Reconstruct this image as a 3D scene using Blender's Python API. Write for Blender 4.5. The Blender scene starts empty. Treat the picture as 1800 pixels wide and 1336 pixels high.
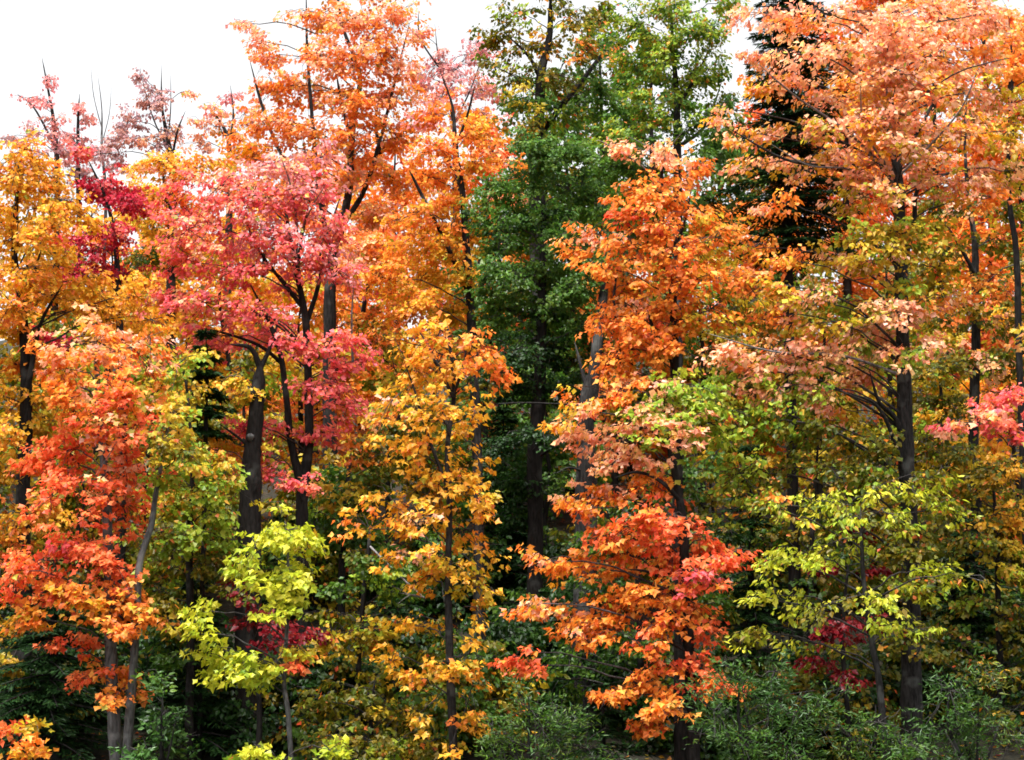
import bpy, math, random
import numpy as np

# ------------------------------------------------------------------ camera, sky, sun, exposure
SEED = 11
random.seed(SEED)
RNG = np.random.default_rng(SEED)
scene = bpy.context.scene
col = scene.collection

CAM = np.array([0.0, 0.0, 2.5])
TILT = math.radians(8.0)
HFOV = math.radians(34.0)
cam_data = bpy.data.cameras.new('camera')
cam_data.sensor_width = 36.0
cam_data.lens = 18.0 / math.tan(HFOV / 2)
cam_data.clip_end = 2000
cam = bpy.data.objects.new('camera', cam_data)
cam.location = CAM
cam.rotation_euler = (math.pi / 2 + TILT, 0, 0)
col.objects.link(cam)
scene.camera = cam

SUN_EL, SUN_AZ = math.radians(74), math.radians(-28)     # azimuth measured from behind the camera
world = bpy.data.worlds.new('World')
scene.world = world
world.use_nodes = True
wn, wl = world.node_tree.nodes, world.node_tree.links
wn.clear()
sky = wn.new('ShaderNodeTexSky')
sky.sky_type = 'NISHITA'
sky.sun_disc = False
sky.sun_elevation = SUN_EL
sky.sun_rotation = math.pi - SUN_AZ
sky.dust_density = 4.0
sky.air_density = 1.0
hs = wn.new('ShaderNodeHueSaturation')                  # a thin bright overcast: the blue is washed out
hs.inputs['Saturation'].default_value = 0.08
hs.inputs['Value'].default_value = 1.0
bg = wn.new('ShaderNodeBackground')
bg.inputs['Strength'].default_value = 0.064
wo = wn.new('ShaderNodeOutputWorld')
wl.new(sky.outputs[0], hs.inputs['Color'])
wl.new(hs.outputs[0], bg.inputs[0])
wl.new(bg.outputs[0], wo.inputs[0])

sun_data = bpy.data.lights.new('sun', 'SUN')
sun_data.energy = 1.5
sun_data.angle = math.radians(34)
sun_data.color = (1.0, 0.96, 0.9)
sun = bpy.data.objects.new('sun', sun_data)
sun.rotation_euler = (math.pi / 2 - SUN_EL, 0, SUN_AZ)
sun.location = (0, 0, 40)
col.objects.link(sun)

scene.view_settings.view_transform = 'Standard'
scene.view_settings.look = 'None'
scene.view_settings.exposure = 2.38
scene.view_settings.gamma = 1.0
scene.view_settings.use_curve_mapping = False
scene.render.engine = 'CYCLES'
scene.cycles.max_bounces = 6
scene.cycles.diffuse_bounces = 3
scene.cycles.glossy_bounces = 2
scene.cycles.transmission_bounces = 4
scene.cycles.transparent_max_bounces = 4
scene.cycles.use_denoising = True
scene.cycles.filter_width = 1.7
scene.cycles.caustics_reflective = False
scene.cycles.caustics_refractive = False

# ------------------------------------------------------------------ helpers
FPX = 900.0 / math.tan(HFOV / 2)
CT, ST = math.cos(TILT), math.sin(TILT)


def at(px, py, Y):
    """world point seen at photo position (px, py) that stands Y metres away"""
    x, y = (px - 900.0) / FPX, -(py - 668.0) / FPX
    d = np.array([x, CT - y * ST, ST + y * CT])
    return CAM + d * (Y / d[1])


def mpp(Y):
    return Y / FPX                                       # metres per photo pixel at that distance


def ground_z(x, y):
    if y < 8:
        z = 0.9
    elif y < 18:
        t = (y - 8) / 10
        z = 0.9 * (1 - t * t * (3 - 2 * t))
    elif y < 25:
        z = 0.0
    elif y < 64:
        z = 0.33 * (y - 25) * min(1.0, (y - 25) / 6)
    else:
        z = 0.33 * 39 + 10 * (1 - math.exp(-(y - 64) / 60))
    k = min(1.0, max(0.0, (y - 20) / 10))
    return z + k * (0.22 * math.sin(x * 0.7 + y * 0.31) + 0.15 * math.sin(x * 1.3 - y * 0.83 + 1.7))


def lin(c):
    a = np.asarray(c, float) / 255.0
    return np.where(a < 0.04045, a / 12.92, ((a + 0.055) / 1.055) ** 2.4)


PAL = {
    'or': [(246, 146, 48), (250, 164, 60), (240, 126, 46), (250, 180, 78), (244, 136, 66)],
    'op': [(254, 190, 150), (252, 168, 128), (254, 208, 146), (250, 194, 116), (248, 156, 122), (254, 200, 176)],  # peach leaves, lightened further to carry the bloom on the upper boughs
    'ro': [(244, 110, 62), (248, 130, 72), (238, 92, 56), (250, 146, 84)],
    'rp': [(246, 106, 108), (238, 84, 98), (250, 134, 120), (248, 142, 98), (244, 122, 134)],
    'cr': [(186, 24, 56), (168, 28, 50), (206, 44, 72), (194, 48, 48)],
    'go': [(238, 178, 42), (228, 164, 40), (244, 190, 64), (238, 156, 50), (216, 174, 46)],
    'yo': [(202, 178, 42), (180, 168, 40), (216, 186, 56), (208, 156, 46)],
    'yg': [(204, 204, 50), (180, 192, 46), (220, 212, 66), (166, 184, 52)],
    'lg': [(144, 174, 46), (164, 180, 50), (124, 160, 42), (178, 184, 60)],
    'ol': [(98, 106, 22), (120, 114, 24), (78, 96, 22), (134, 112, 26)],
    'gr': [(66, 104, 28), (80, 114, 30), (56, 92, 26), (92, 116, 32)],
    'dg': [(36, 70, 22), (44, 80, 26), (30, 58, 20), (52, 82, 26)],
    'bg': [(66, 106, 42), (56, 94, 36), (88, 122, 60), (62, 98, 30)],
    'mv': [(188, 144, 150), (178, 148, 156), (200, 150, 134), (212, 154, 138)],  # mauve-brown leaves, paled so the colour carries the sky's veiling glare
    'pk': [(236, 158, 156), (240, 166, 146), (226, 146, 152)],  # pink leaves, paled likewise: skyline glare put into the colour
    'mg': [(80, 124, 42), (94, 136, 46), (66, 108, 38), (104, 134, 44)],
    'dr': [(128, 18, 32), (146, 26, 38), (112, 22, 30), (150, 44, 34)],  # crimson darkened: the saplings' shade is put into the leaf colour
    'fr': [(32, 58, 26), (24, 46, 22), (40, 66, 30)],
}
PAL = {k: np.array([lin(c) for c in v]) for k, v in PAL.items()}


def new_mat(name):
    m = bpy.data.materials.new(name)
    m.use_nodes = True
    m.node_tree.nodes.clear()
    return m, m.node_tree.nodes, m.node_tree.links


def leaf_material(name, trans, gloss):
    m, n, l = new_mat(name)
    out = n.new('ShaderNodeOutputMaterial')
    a = n.new('ShaderNodeAttribute')
    a.attribute_name = 'leaf_colour'
    tc = n.new('ShaderNodeNewGeometry')
    ns = n.new('ShaderNodeTexNoise')
    ns.inputs['Scale'].default_value = 26
    l.new(tc.outputs['Position'], ns.inputs['Vector'])
    hv = n.new('ShaderNodeHueSaturation')
    mr = n.new('ShaderNodeMapRange')
    mr.inputs['To Min'].default_value = 0.82
    mr.inputs['To Max'].default_value = 1.16
    l.new(ns.outputs['Fac'], mr.inputs['Value'])
    l.new(mr.outputs[0], hv.inputs['Value'])
    l.new(a.outputs['Color'], hv.inputs['Color'])
    d = n.new('ShaderNodeBsdfDiffuse')
    t = n.new('ShaderNodeBsdfTranslucent')
    g = n.new('ShaderNodeBsdfGlossy')
    g.inputs['Roughness'].default_value = 0.42
    g.inputs['Color'].default_value = (0.9, 0.9, 0.95, 1)
    l.new(hv.outputs[0], d.inputs['Color'])
    l.new(hv.outputs[0], t.inputs['Color'])
    mx = n.new('ShaderNodeMixShader')
    mx.inputs[0].default_value = trans
    l.new(d.outputs[0], mx.inputs[1])
    l.new(t.outputs[0], mx.inputs[2])
    m2 = n.new('ShaderNodeMixShader')
    m2.inputs[0].default_value = gloss
    l.new(mx.outputs[0], m2.inputs[1])
    l.new(g.outputs[0], m2.inputs[2])
    l.new(m2.outputs[0], out.inputs[0])
    return m


def bark_material(name, c0, c1, c2):
    m, n, l = new_mat(name)
    out = n.new('ShaderNodeOutputMaterial')
    p = n.new('ShaderNodeBsdfPrincipled')
    p.inputs['Roughness'].default_value = 0.9
    p.inputs['Specular IOR Level'].default_value = 0.15
    tc = n.new('ShaderNodeTexCoord')
    mp = n.new('ShaderNodeMapping')
    mp.inputs['Scale'].default_value = (9, 9, 2.2)
    l.new(tc.outputs['Object'], mp.inputs[0])
    ns = n.new('ShaderNodeTexNoise')
    ns.inputs['Scale'].default_value = 3.0
    ns.inputs['Detail'].default_value = 8
    l.new(mp.outputs[0], ns.inputs['Vector'])
    r = n.new('ShaderNodeValToRGB')
    r.color_ramp.elements[0].position = 0.34
    r.color_ramp.elements[1].position = 0.66
    r.color_ramp.elements[0].color = (*c0, 1)
    r.color_ramp.elements[1].color = (*c1, 1)
    l.new(ns.outputs['Fac'], r.inputs[0])
    n2 = n.new('ShaderNodeTexNoise')                     # lichen patches
    n2.inputs['Scale'].default_value = 2.6
    n2.inputs['Detail'].default_value = 5
    l.new(tc.outputs['Object'], n2.inputs['Vector'])
    r2 = n.new('ShaderNodeValToRGB')
    r2.color_ramp.elements[0].position = 0.55
    r2.color_ramp.elements[1].position = 0.66
    l.new(n2.outputs['Fac'], r2.inputs[0])
    mix = n.new('ShaderNodeMix')
    mix.data_type = 'RGBA'
    l.new(r2.outputs[0], mix.inputs[0])
    l.new(r.outputs[0], mix.inputs[6])
    mix.inputs[7].default_value = (*c2, 1)
    l.new(mix.outputs[2], p.inputs['Base Color'])
    b = n.new('ShaderNodeBump')
    b.inputs['Strength'].default_value = 0.7
    b.inputs['Distance'].default_value = 0.02
    l.new(ns.outputs['Fac'], b.inputs['Height'])
    l.new(b.outputs[0], p.inputs['Normal'])
    l.new(p.outputs[0], out.inputs[0])
    return m


M_LEAF = leaf_material('autumn_leaf', 0.42, 0.018)
M_WILLOW = leaf_material('willow_leaf', 0.25, 0.03)
M_NEEDLE = leaf_material('conifer_needle', 0.12, 0.012)
BARK = {
    'dark': bark_material('dark_bark', (0.007, 0.006, 0.0055), (0.022, 0.019, 0.018), (0.042, 0.042, 0.04)),
    'grey': bark_material('grey_bark', (0.009, 0.008, 0.008), (0.036, 0.034, 0.033), (0.075, 0.078, 0.074)),
    'pale': bark_material('pale_bark', (0.035, 0.034, 0.034), (0.12, 0.12, 0.12), (0.19, 0.19, 0.185)),
}
BARK['ash'] = bark_material('ash_grey_bark', (0.10, 0.09, 0.09), (0.24, 0.22, 0.22), (0.32, 0.31, 0.31))
BARK_TWIG = bark_material('twig_bark', (0.02, 0.017, 0.017), (0.06, 0.053, 0.052), (0.10, 0.096, 0.094))


def ground_material():
    m, n, l = new_mat('forest_floor')
    out = n.new('ShaderNodeOutputMaterial')
    p = n.new('ShaderNodeBsdfPrincipled')
    p.inputs['Roughness'].default_value = 1.0
    tc = n.new('ShaderNodeTexCoord')
    a = n.new('ShaderNodeTexNoise')
    a.inputs['Scale'].default_value = 7
    a.inputs['Detail'].default_value = 10
    l.new(tc.outputs['Object'], a.inputs['Vector'])
    r = n.new('ShaderNodeValToRGB')
    e = r.color_ramp.elements
    e[0].position, e[0].color = 0.3, (0.010, 0.008, 0.005, 1)
    e[1].position, e[1].color = 0.75, (0.04, 0.026, 0.013, 1)
    k = r.color_ramp.elements.new(0.52)
    k.color = (0.018, 0.017, 0.008, 1)
    l.new(a.outputs['Fac'], r.inputs[0])
    l.new(r.outputs[0], p.inputs['Base Color'])
    b = n.new('ShaderNodeBump')
    b.inputs['Distance'].default_value = 0.05
    l.new(a.outputs['Fac'], b.inputs['Height'])
    l.new(b.outputs[0], p.inputs['Normal'])
    l.new(p.outputs[0], out.inputs[0])
    return m


def mesh_np(name, V, F, mat, colours=None, smooth=False):
    """mesh from numpy arrays; F is (n, k) with the same k for all faces"""
    me = bpy.data.meshes.new(name)
    nv, nf, k = len(V), len(F), F.shape[1]
    me.vertices.add(nv)
    me.vertices.foreach_set('co', np.ascontiguousarray(V, np.float32).ravel())
    me.loops.add(nf * k)
    me.loops.foreach_set('vertex_index', np.ascontiguousarray(F, np.int32).ravel())
    me.polygons.add(nf)
    me.polygons.foreach_set('loop_start', np.arange(0, nf * k, k, dtype=np.int32))
    me.polygons.foreach_set('use_smooth', np.full(nf, smooth))
    if colours is not None:
        at_ = me.attributes.new('leaf_colour', 'FLOAT_COLOR', 'POINT')
        c4 = np.ones((nv, 4), np.float32)
        c4[:, :3] = colours
        at_.data.foreach_set('color', c4.ravel())
    me.update(calc_edges=True)
    me.materials.append(mat)
    return me


def link(name, me, parent=None, **props):
    o = bpy.data.objects.new(name, me)
    col.objects.link(o)
    if parent is not None:
        o.parent = parent
    for k, v in props.items():
        o[k] = v
    return o


# -------- leaves
#        base, left lobe, notch, tip, notch, right lobe  (x across, y along, z lift)
MAPLE = np.array([(0, 0, 0), (-.58, .40, .07), (-.26, .58, .02), (0, 1.0, -.12), (.26, .58, .02), (.58, .40, .07)])
OVAL = np.array([(0, 0, 0), (-.27, .35, .05), (-.2, .7, .02), (0, 1.0, -.1), (.2, .7, .02), (.27, .35, .05)])
WILLOW = np.array([(0, 0, 0), (-.13, .35, .03), (-.09, .7, .0), (0, 1.1, -.12), (.09, .7, .0), (.13, .35, .03)])
NEEDLE = np.array([(0, 0, 0), (-.12, .45, 0), (0, 1.0, -.06), (.12, .45, 0)])
LEAF_T = np.array([(0, 2, 1), (0, 3, 2), (0, 4, 3), (0, 5, 4)])


def norm(a):
    return a / np.maximum(np.linalg.norm(a, axis=-1, keepdims=True), 1e-9)


KITE = np.array([(0, 0, 0), (-.42, .5, .06), (0, 1.0, -.1), (.42, .5, .06)])


def leaf_arrays(P, T, N, S, C, shape):
    """P base points, T tip directions, N normals, S sizes, C colours"""
    T = norm(T)
    B = norm(np.cross(T, N))
    N = np.cross(B, T)
    n, k = len(P), len(shape)
    jit = 1 + RNG.normal(0, 0.13, (n, k, 3))
    L = shape[None] * jit
    V = P[:, None] + S[:, None, None] * (L[..., 0:1] * B[:, None] + L[..., 1:2] * T[:, None] + L[..., 2:3] * N[:, None])
    tri = LEAF_T if k == 6 else np.array([(0, 2, 1), (0, 3, 2)])
    F = (tri[None] + k * np.arange(n)[:, None, None]).reshape(-1, 3)
    return V.reshape(-1, 3), F, np.repeat(C, k, axis=0)


# -------- tubes
def tube_arrays(pts, rad, sides=6, wob=0.0):
    pts = np.asarray(pts, float)
    n = len(pts)
    tang = np.gradient(pts, axis=0)
    tang = norm(tang)
    ref = np.array([0.31, 0.9, 0.2])
    u = norm(np.cross(tang, ref))
    v = np.cross(tang, u)
    a = np.linspace(0, 2 * math.pi, sides, endpoint=False)
    r = np.asarray(rad, float)[:, None] * (1 + (RNG.normal(0, wob, (n, sides)) if wob else 0))
    V = pts[:, None] + r[..., None] * (np.cos(a)[None, :, None] * u[:, None] + np.sin(a)[None, :, None] * v[:, None])
    V = V.reshape(-1, 3)
    i, j = np.meshgrid(np.arange(n - 1), np.arange(sides), indexing='ij')
    k = (j + 1) % sides
    F = np.stack([i * sides + j, i * sides + k, (i + 1) * sides + k, (i + 1) * sides + j], -1).reshape(-1, 4)
    return V, F


def joined(parts):
    Vs, Fs, o = [], [], 0
    for V, F in parts:
        Vs.append(V)
        Fs.append(F + o)
        o += len(V)
    return np.concatenate(Vs), np.concatenate(Fs)


def smooth_path(pts, n):
    """Catmull-Rom through pts"""
    P = np.asarray(pts, float)
    if len(P) == 2:
        t = np.linspace(0, 1, n)[:, None]
        return P[0] * (1 - t) + P[1] * t
    Q = np.vstack([2 * P[0] - P[1], P, 2 * P[-1] - P[-2]])
    out = []
    segs = len(P) - 1
    for s in np.linspace(0, segs - 1e-6, n):
        i = int(s)
        t = s - i
        p0, p1, p2, p3 = Q[i:i + 4]
        out.append(.5 * ((2 * p1) + (-p0 + p2) * t + (2 * p0 - 5 * p1 + 4 * p2 - p3) * t * t + (-p0 + 3 * p1 - 3 * p2 + p3) * t ** 3))
    return np.array(out)


def bezier(a, b, c, n):
    t = np.linspace(0, 1, n)[:, None]
    return (1 - t) ** 2 * a + 2 * t * (1 - t) * b + t * t * c


STATS = {'leaf': 0}


DENS = 3.0
WARM = {'or', 'op', 'ro', 'go', 'yo', 'lg', 'ol', 'rp'}
STRAY = np.concatenate([PAL['or'], PAL['go'], PAL['yo'], PAL['lg'], PAL['ro']])


def twig_arrays(K, E, w=1.0):
    n = len(K)
    M = (K + E) / 2
    M[:, 2] += 0.1 * np.linalg.norm(E - K, axis=1)
    M += RNG.normal(0, .03, (n, 3))
    d = norm(E - K)
    u = norm(np.cross(d, np.array([0.31, 0.9, 0.2])))
    v = np.cross(d, u)
    rings = []
    for P, r in ((K, .006), (M, .0044), (E, .0026)):
        for a in (0, 2.094, 4.189):
            rings.append(P + w * r * (math.cos(a) * u + math.sin(a) * v))
    V = np.stack(rings, 1).reshape(-1, 3)
    f = np.array([(i * 3 + j, i * 3 + (j + 1) % 3, (i + 1) * 3 + (j + 1) % 3, (i + 1) * 3 + j) for i in range(2) for j in range(3)])
    F = (f[None] + 9 * np.arange(n)[:, None, None]).reshape(-1, 4)
    return V, F


class Tree:
    """A thing standing on the ground: an Empty at the base, a trunk, limbs and a crown."""

    def __init__(self, name, label, category, Y, trunk, bark='dark', group=None, base_x=None):
        # trunk: list of (px, py, width px) from low to high
        self.Y = Y
        m = mpp(Y)
        pts = [at(x, y, Y) for x, y, w in trunk]
        rad = [w * m / 2 for x, y, w in trunk]
        b = pts[0].copy()
        gz = ground_z(b[0], Y)
        if b[2] > gz + 0.3:
            slope = (pts[0] - pts[1]) / max(0.2, (pts[1][2] - pts[0][2]))
            h = b[2] - gz
            base = b + np.array([slope[0] * min(h, 1.5) * 0.35, 0, 0])
            base[2] = gz - 0.08
            mid = (b + base) / 2
            pts = [base, mid] + pts
            rad = [rad[0] * 1.35, rad[0] * 1.08] + rad
        for i in range(2, len(pts)):
            pts[i] = pts[i] + np.array([0, random.uniform(-.06, .06), 0])
        self.base = pts[0].copy()
        self.base[2] = ground_z(self.base[0], self.base[1])
        self.path = smooth_path(pts, 5 * len(pts))
        self.rad = np.interp(np.linspace(0, 1, len(self.path)), np.linspace(0, 1, len(rad)), rad)
        self.rad[0] *= 1.25
        self.rad[-3:] *= np.array([.85, .6, .35])
        o = bpy.data.objects.new(name, None)
        o.empty_display_size = 0.3
        o.location = self.base
        o['label'] = label
        o['category'] = category
        if group:
            o['group'] = group
        col.objects.link(o)
        self.o = o
        self.bark = BARK[bark]
        V, F = tube_arrays(self.path - self.base, self.rad, 10, 0.05)
        self.trunk = link('trunk', mesh_np('trunk', V, F, self.bark, smooth=True), o)
        self.crown = []

    def limb_px(self, pts, w0, w1, dy=0.0, bark=None):
        """an extra fork drawn through photo points"""
        m = mpp(self.Y)
        P = smooth_path([at(x, y, self.Y + dy * i / max(1, len(pts) - 1)) for i, (x, y) in enumerate(pts)], 5 * len(pts))
        R = np.linspace(w0, w1, len(P)) * m / 2
        R[-4:] *= np.array([.9, .75, .55, .3])
        V, F = tube_arrays(P - self.base, R, 7, 0.05)
        return link('branch', mesh_np('branch', V, F, BARK[bark] if bark else self.bark, smooth=True), self.o)

    def attach(self, c):
        d = np.linalg.norm(self.path[:, :2] - c[:2], axis=1)
        want = c[2] - 0.27 * d - 0.1
        z = self.path[:, 2]
        lo = self.base[2] + 0.18 * (z[-1] - self.base[2])
        want = np.maximum(want, lo)
        i = int(np.argmin(np.abs(z - want) + 0.15 * d))
        return i

    def foliage(self, clumps, size=0.085, shape=None, dens=1.0, spray=True, depth=1.0, singles=0, mat=None,
                per=13, droop=0.65, jy=0.5, gap=0.0, spread=1.45, puff=1.0):
        """clumps: (px, py, rx px, ry px, palette[, dY]). spray: own mesh per bough, else one crown."""
        mat = mat or M_LEAF
        if shape is None:
            shape = MAPLE if self.Y < 26 else KITE
        m = mpp(self.Y)
        left = singles
        for c in clumps:
            px, py, rx, ry, pal = c[:5]
            dY = c[5] if len(c) > 5 else random.uniform(-1.3 * jy, .6 * jy)
            Yc = self.Y + dY
            C = at(px, py, Yc)
            gz = ground_z(C[0], C[1]) + 0.15
            C[2] = max(C[2], gz)
            a, b_ = rx * m, ry * m * puff
            rd = max(0.3, a * 0.8) * depth
            pa = pal.split(':')
            i = self.attach(C)
            A = self.path[i]
            r0 = min(self.rad[i] * 0.5, 0.008 + 0.0055 * np.linalg.norm(C - A))
            ctl = (A + C) / 2 + np.array([0, 0, 0.22 * np.linalg.norm((C - A)[:2])]) + RNG.normal(0, .09, 3)
            if C[2] < A[2]:
                ctl[2] = A[2] + 0.1
            limb = bezier(A, ctl, C, 9)
            limb[1:-1] += RNG.normal(0, 0.018, (7, 3))
            parts = [tube_arrays(limb, np.linspace(r0, 0.007, 9), 5, 0.06)]
            nleaf = max(14, int(dens * DENS * math.pi * (a + .06) * (b_ + .06) / (size * size * 0.49)))
            nclu = max(3, int(round(nleaf / per)))
            # clusters sit along a few side boughs of unequal reach and tilt, so the outline is ragged
            nb = int(np.clip(nclu // 3, 3, 9))
            ph = RNG.uniform(0, 2 * math.pi) + np.arange(nb) * 2 * math.pi / nb + RNG.normal(0, .35, nb)
            ln = RNG.uniform(.55, 1.3, nb)
            zt = RNG.uniform(-1.3, 1.3, nb) * b_
            kb = RNG.integers(0, nb, nclu)
            u = RNG.uniform(0.02, 1.0, nclu) ** .62
            cc = C + np.stack([ln[kb] * u * np.cos(ph[kb]) * a, ln[kb] * u * np.sin(ph[kb]) * rd, zt[kb] * u - .25 * b_ * u * u], 1)
            cc += RNG.normal(0, 1, (nclu, 3)) * np.array([.17 * a, .17 * rd, .34 * b_])
            tips = C + np.stack([ln * np.cos(ph) * a, ln * np.sin(ph) * rd, zt - .25 * b_], 1)
            parts.append(twig_arrays(np.repeat(C[None], nb, 0), tips, 1.3))
            if gap:
                keepc = RNG.random(nclu) >= gap
                cc = cc[keepc]
                nclu = len(cc)
            else:
                keepc = np.ones(nclu, bool)
            if nclu:
                half = cc[::2]
                parts.append(twig_arrays(C + (tips[kb[keepc][::2]] - C) * RNG.uniform(.1, .7, (len(half), 1)), half))
            nl = np.maximum(3, RNG.normal(per, per * 0.3, nclu)).astype(int)
            rep = np.repeat(np.arange(nclu), nl)
            n = len(rep)
            second = RNG.random(nclu) >= 0.66 if len(pa) > 1 else np.zeros(nclu, bool)
            p0, p1 = PAL[pa[0]], PAL[pa[-1]]
            base_c = np.where(second[:, None], p1[RNG.integers(0, len(p1), nclu)], p0[RNG.integers(0, len(p0), nclu)])
            alt = np.where(second[rep][:, None], p1[RNG.integers(0, len(p1), n)], p0[RNG.integers(0, len(p0), n)])
            out = cc - np.array([A[0], A[1], 0])
            out[:, 2] = 0
            out = (out / np.maximum(0.2, np.linalg.norm(out, axis=1, keepdims=True)))[rep]
            th = RNG.uniform(0, 2 * math.pi, n)
            rad = np.sqrt(RNG.uniform(0, 1, n)) * (0.55 + 0.16 * per ** 0.5) * size * spread
            ro = np.stack([np.cos(th), np.sin(th), np.zeros(n)], 1)
            LP = cc[rep] + ro * rad[:, None]
            LP[:, 2] += RNG.normal(0, .34 * size, n) - 0.25 * rad
            LT = ro * 0.6 + out * 0.45 + np.array([0, 0, -droop]) + RNG.normal(0, .45, (n, 3))
            LN = np.array([0, 0, .75]) + ro * 0.25 + out * 0.65 + RNG.normal(0, .48, (n, 3))
            LS = size * np.clip(RNG.normal(1, .24, n), .5, 1.6)
            w = RNG.uniform(0, 0.9, n)[:, None]
            if pa[0] in WARM:                                # stray leaves that turned early or late
                stray = RNG.random(n) < .09
                alt[stray] = STRAY[RNG.integers(0, len(STRAY), n)][stray]
                w[stray] = .85
            LC = (base_c[rep] * (1 - w) + alt * w) * RNG.uniform(.8, 1.12, n)[:, None]
            V, F = joined(parts)
            br = link('branch', mesh_np('branch', V - self.base, F, BARK_TWIG, smooth=True), self.o)
            if not n:
                continue
            STATS['leaf'] += len(LP)
            if left > 0:                                  # the outermost single leaves as parts of their own
                order = np.argsort(LP[:, 1])
                take = order[:min(left, max(4, singles // len(clumps)))]
                left -= len(take)
                for t in take:
                    single_leaf(LP[t] - self.base, LT[t], LN[t], LS[t], pa[0], shape, br, mat)
                keep = np.ones(len(LP), bool)
                keep[take] = False
                LP, LT, LN, LS, LC = LP[keep], LT[keep], LN[keep], LS[keep], LC[keep]
            arr = leaf_arrays(LP - self.base, LT, LN, LS, LC, shape)
            if spray:
                link('leaf_spray', mesh_np('leaf_spray', arr[0], arr[1], mat, arr[2]), br, kind='stuff')
            else:
                self.crown.append(arr)
        return self

    def finish(self, mat=None):
        if self.crown:
            o = 0
            Fs = []
            for V, F, C in self.crown:
                Fs.append(F + o)
                o += len(V)
            me = mesh_np('crown', np.concatenate([c[0] for c in self.crown]), np.concatenate(Fs), mat or M_LEAF,
                         np.concatenate([c[2] for c in self.crown]))
            link('crown', me, self.o, kind='stuff')
            self.crown = []
        return self


from mathutils import Matrix, Vector
SINGLE = {}


def single_leaf(p, t, n, s, pal, shape, parent, mat):
    key = (pal, id(shape))
    if key not in SINGLE:
        SINGLE[key] = []
        for i in range(4):
            c = PAL[pal][i % len(PAL[pal])]
            V, F, C = leaf_arrays(np.zeros((1, 3)), np.array([[0, 1., 0]]), np.array([[0, 0, 1.]]), np.ones(1), c[None], shape)
            SINGLE[key].append(mesh_np('leaf', V, F, mat, C))
    me = random.choice(SINGLE[key])
    t = norm(t)
    b = norm(np.cross(t, n))
    n = np.cross(b, t)
    o = bpy.data.objects.new('leaf', me)
    col.objects.link(o)
    o.parent = parent
    M = Matrix(((b[0] * s, t[0] * s, n[0] * s, p[0]), (b[1] * s, t[1] * s, n[1] * s, p[1]), (b[2] * s, t[2] * s, n[2] * s, p[2]), (0, 0, 0, 1)))
    o.matrix_local = M


# ------------------------------------------------------------------ the setting: ground
def build_ground():
    xs = np.concatenate([np.linspace(-900, -40, 14), np.linspace(-36, 36, 73), np.linspace(40, 900, 14)])
    ys = np.concatenate([np.linspace(-600, -10, 10), np.linspace(-5, 75, 81), np.linspace(80, 1400, 24)])
    X, Yv = np.meshgrid(xs, ys, indexing='ij')
    Z = np.vectorize(ground_z)(X, Yv)
    V = np.stack([X, Yv, Z], -1).reshape(-1, 3)
    nx, ny = len(xs), len(ys)
    i, j = np.meshgrid(np.arange(nx - 1), np.arange(ny - 1), indexing='ij')
    F = np.stack([i * ny + j, (i + 1) * ny + j, (i + 1) * ny + j + 1, i * ny + j + 1], -1).reshape(-1, 4)
    o = link('ground', mesh_np('ground', V, F, ground_material(), smooth=True), None, kind='structure')
    # fallen leaves lying on it
    n = 16000
    x = RNG.uniform(-16, 16, n)
    y = RNG.uniform(19, 52, n)
    z = np.array([ground_z(a, b) for a, b in zip(x, y)]) + 0.025
    P = np.stack([x, y, z], 1)
    th = RNG.uniform(0, 6.28, n)
    T = np.stack([np.cos(th), np.sin(th), RNG.normal(0, .1, n)], 1)
    N = np.array([0, 0, 1.]) + RNG.normal(0, .25, (n, 3))
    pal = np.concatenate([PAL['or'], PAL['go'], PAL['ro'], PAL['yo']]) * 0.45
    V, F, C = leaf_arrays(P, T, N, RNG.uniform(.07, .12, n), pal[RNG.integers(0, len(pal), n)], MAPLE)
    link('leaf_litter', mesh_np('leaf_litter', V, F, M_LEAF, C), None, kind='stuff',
         label='fallen orange and brown leaves strewn over the forest floor', category='leaf litter')


build_ground()


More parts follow.
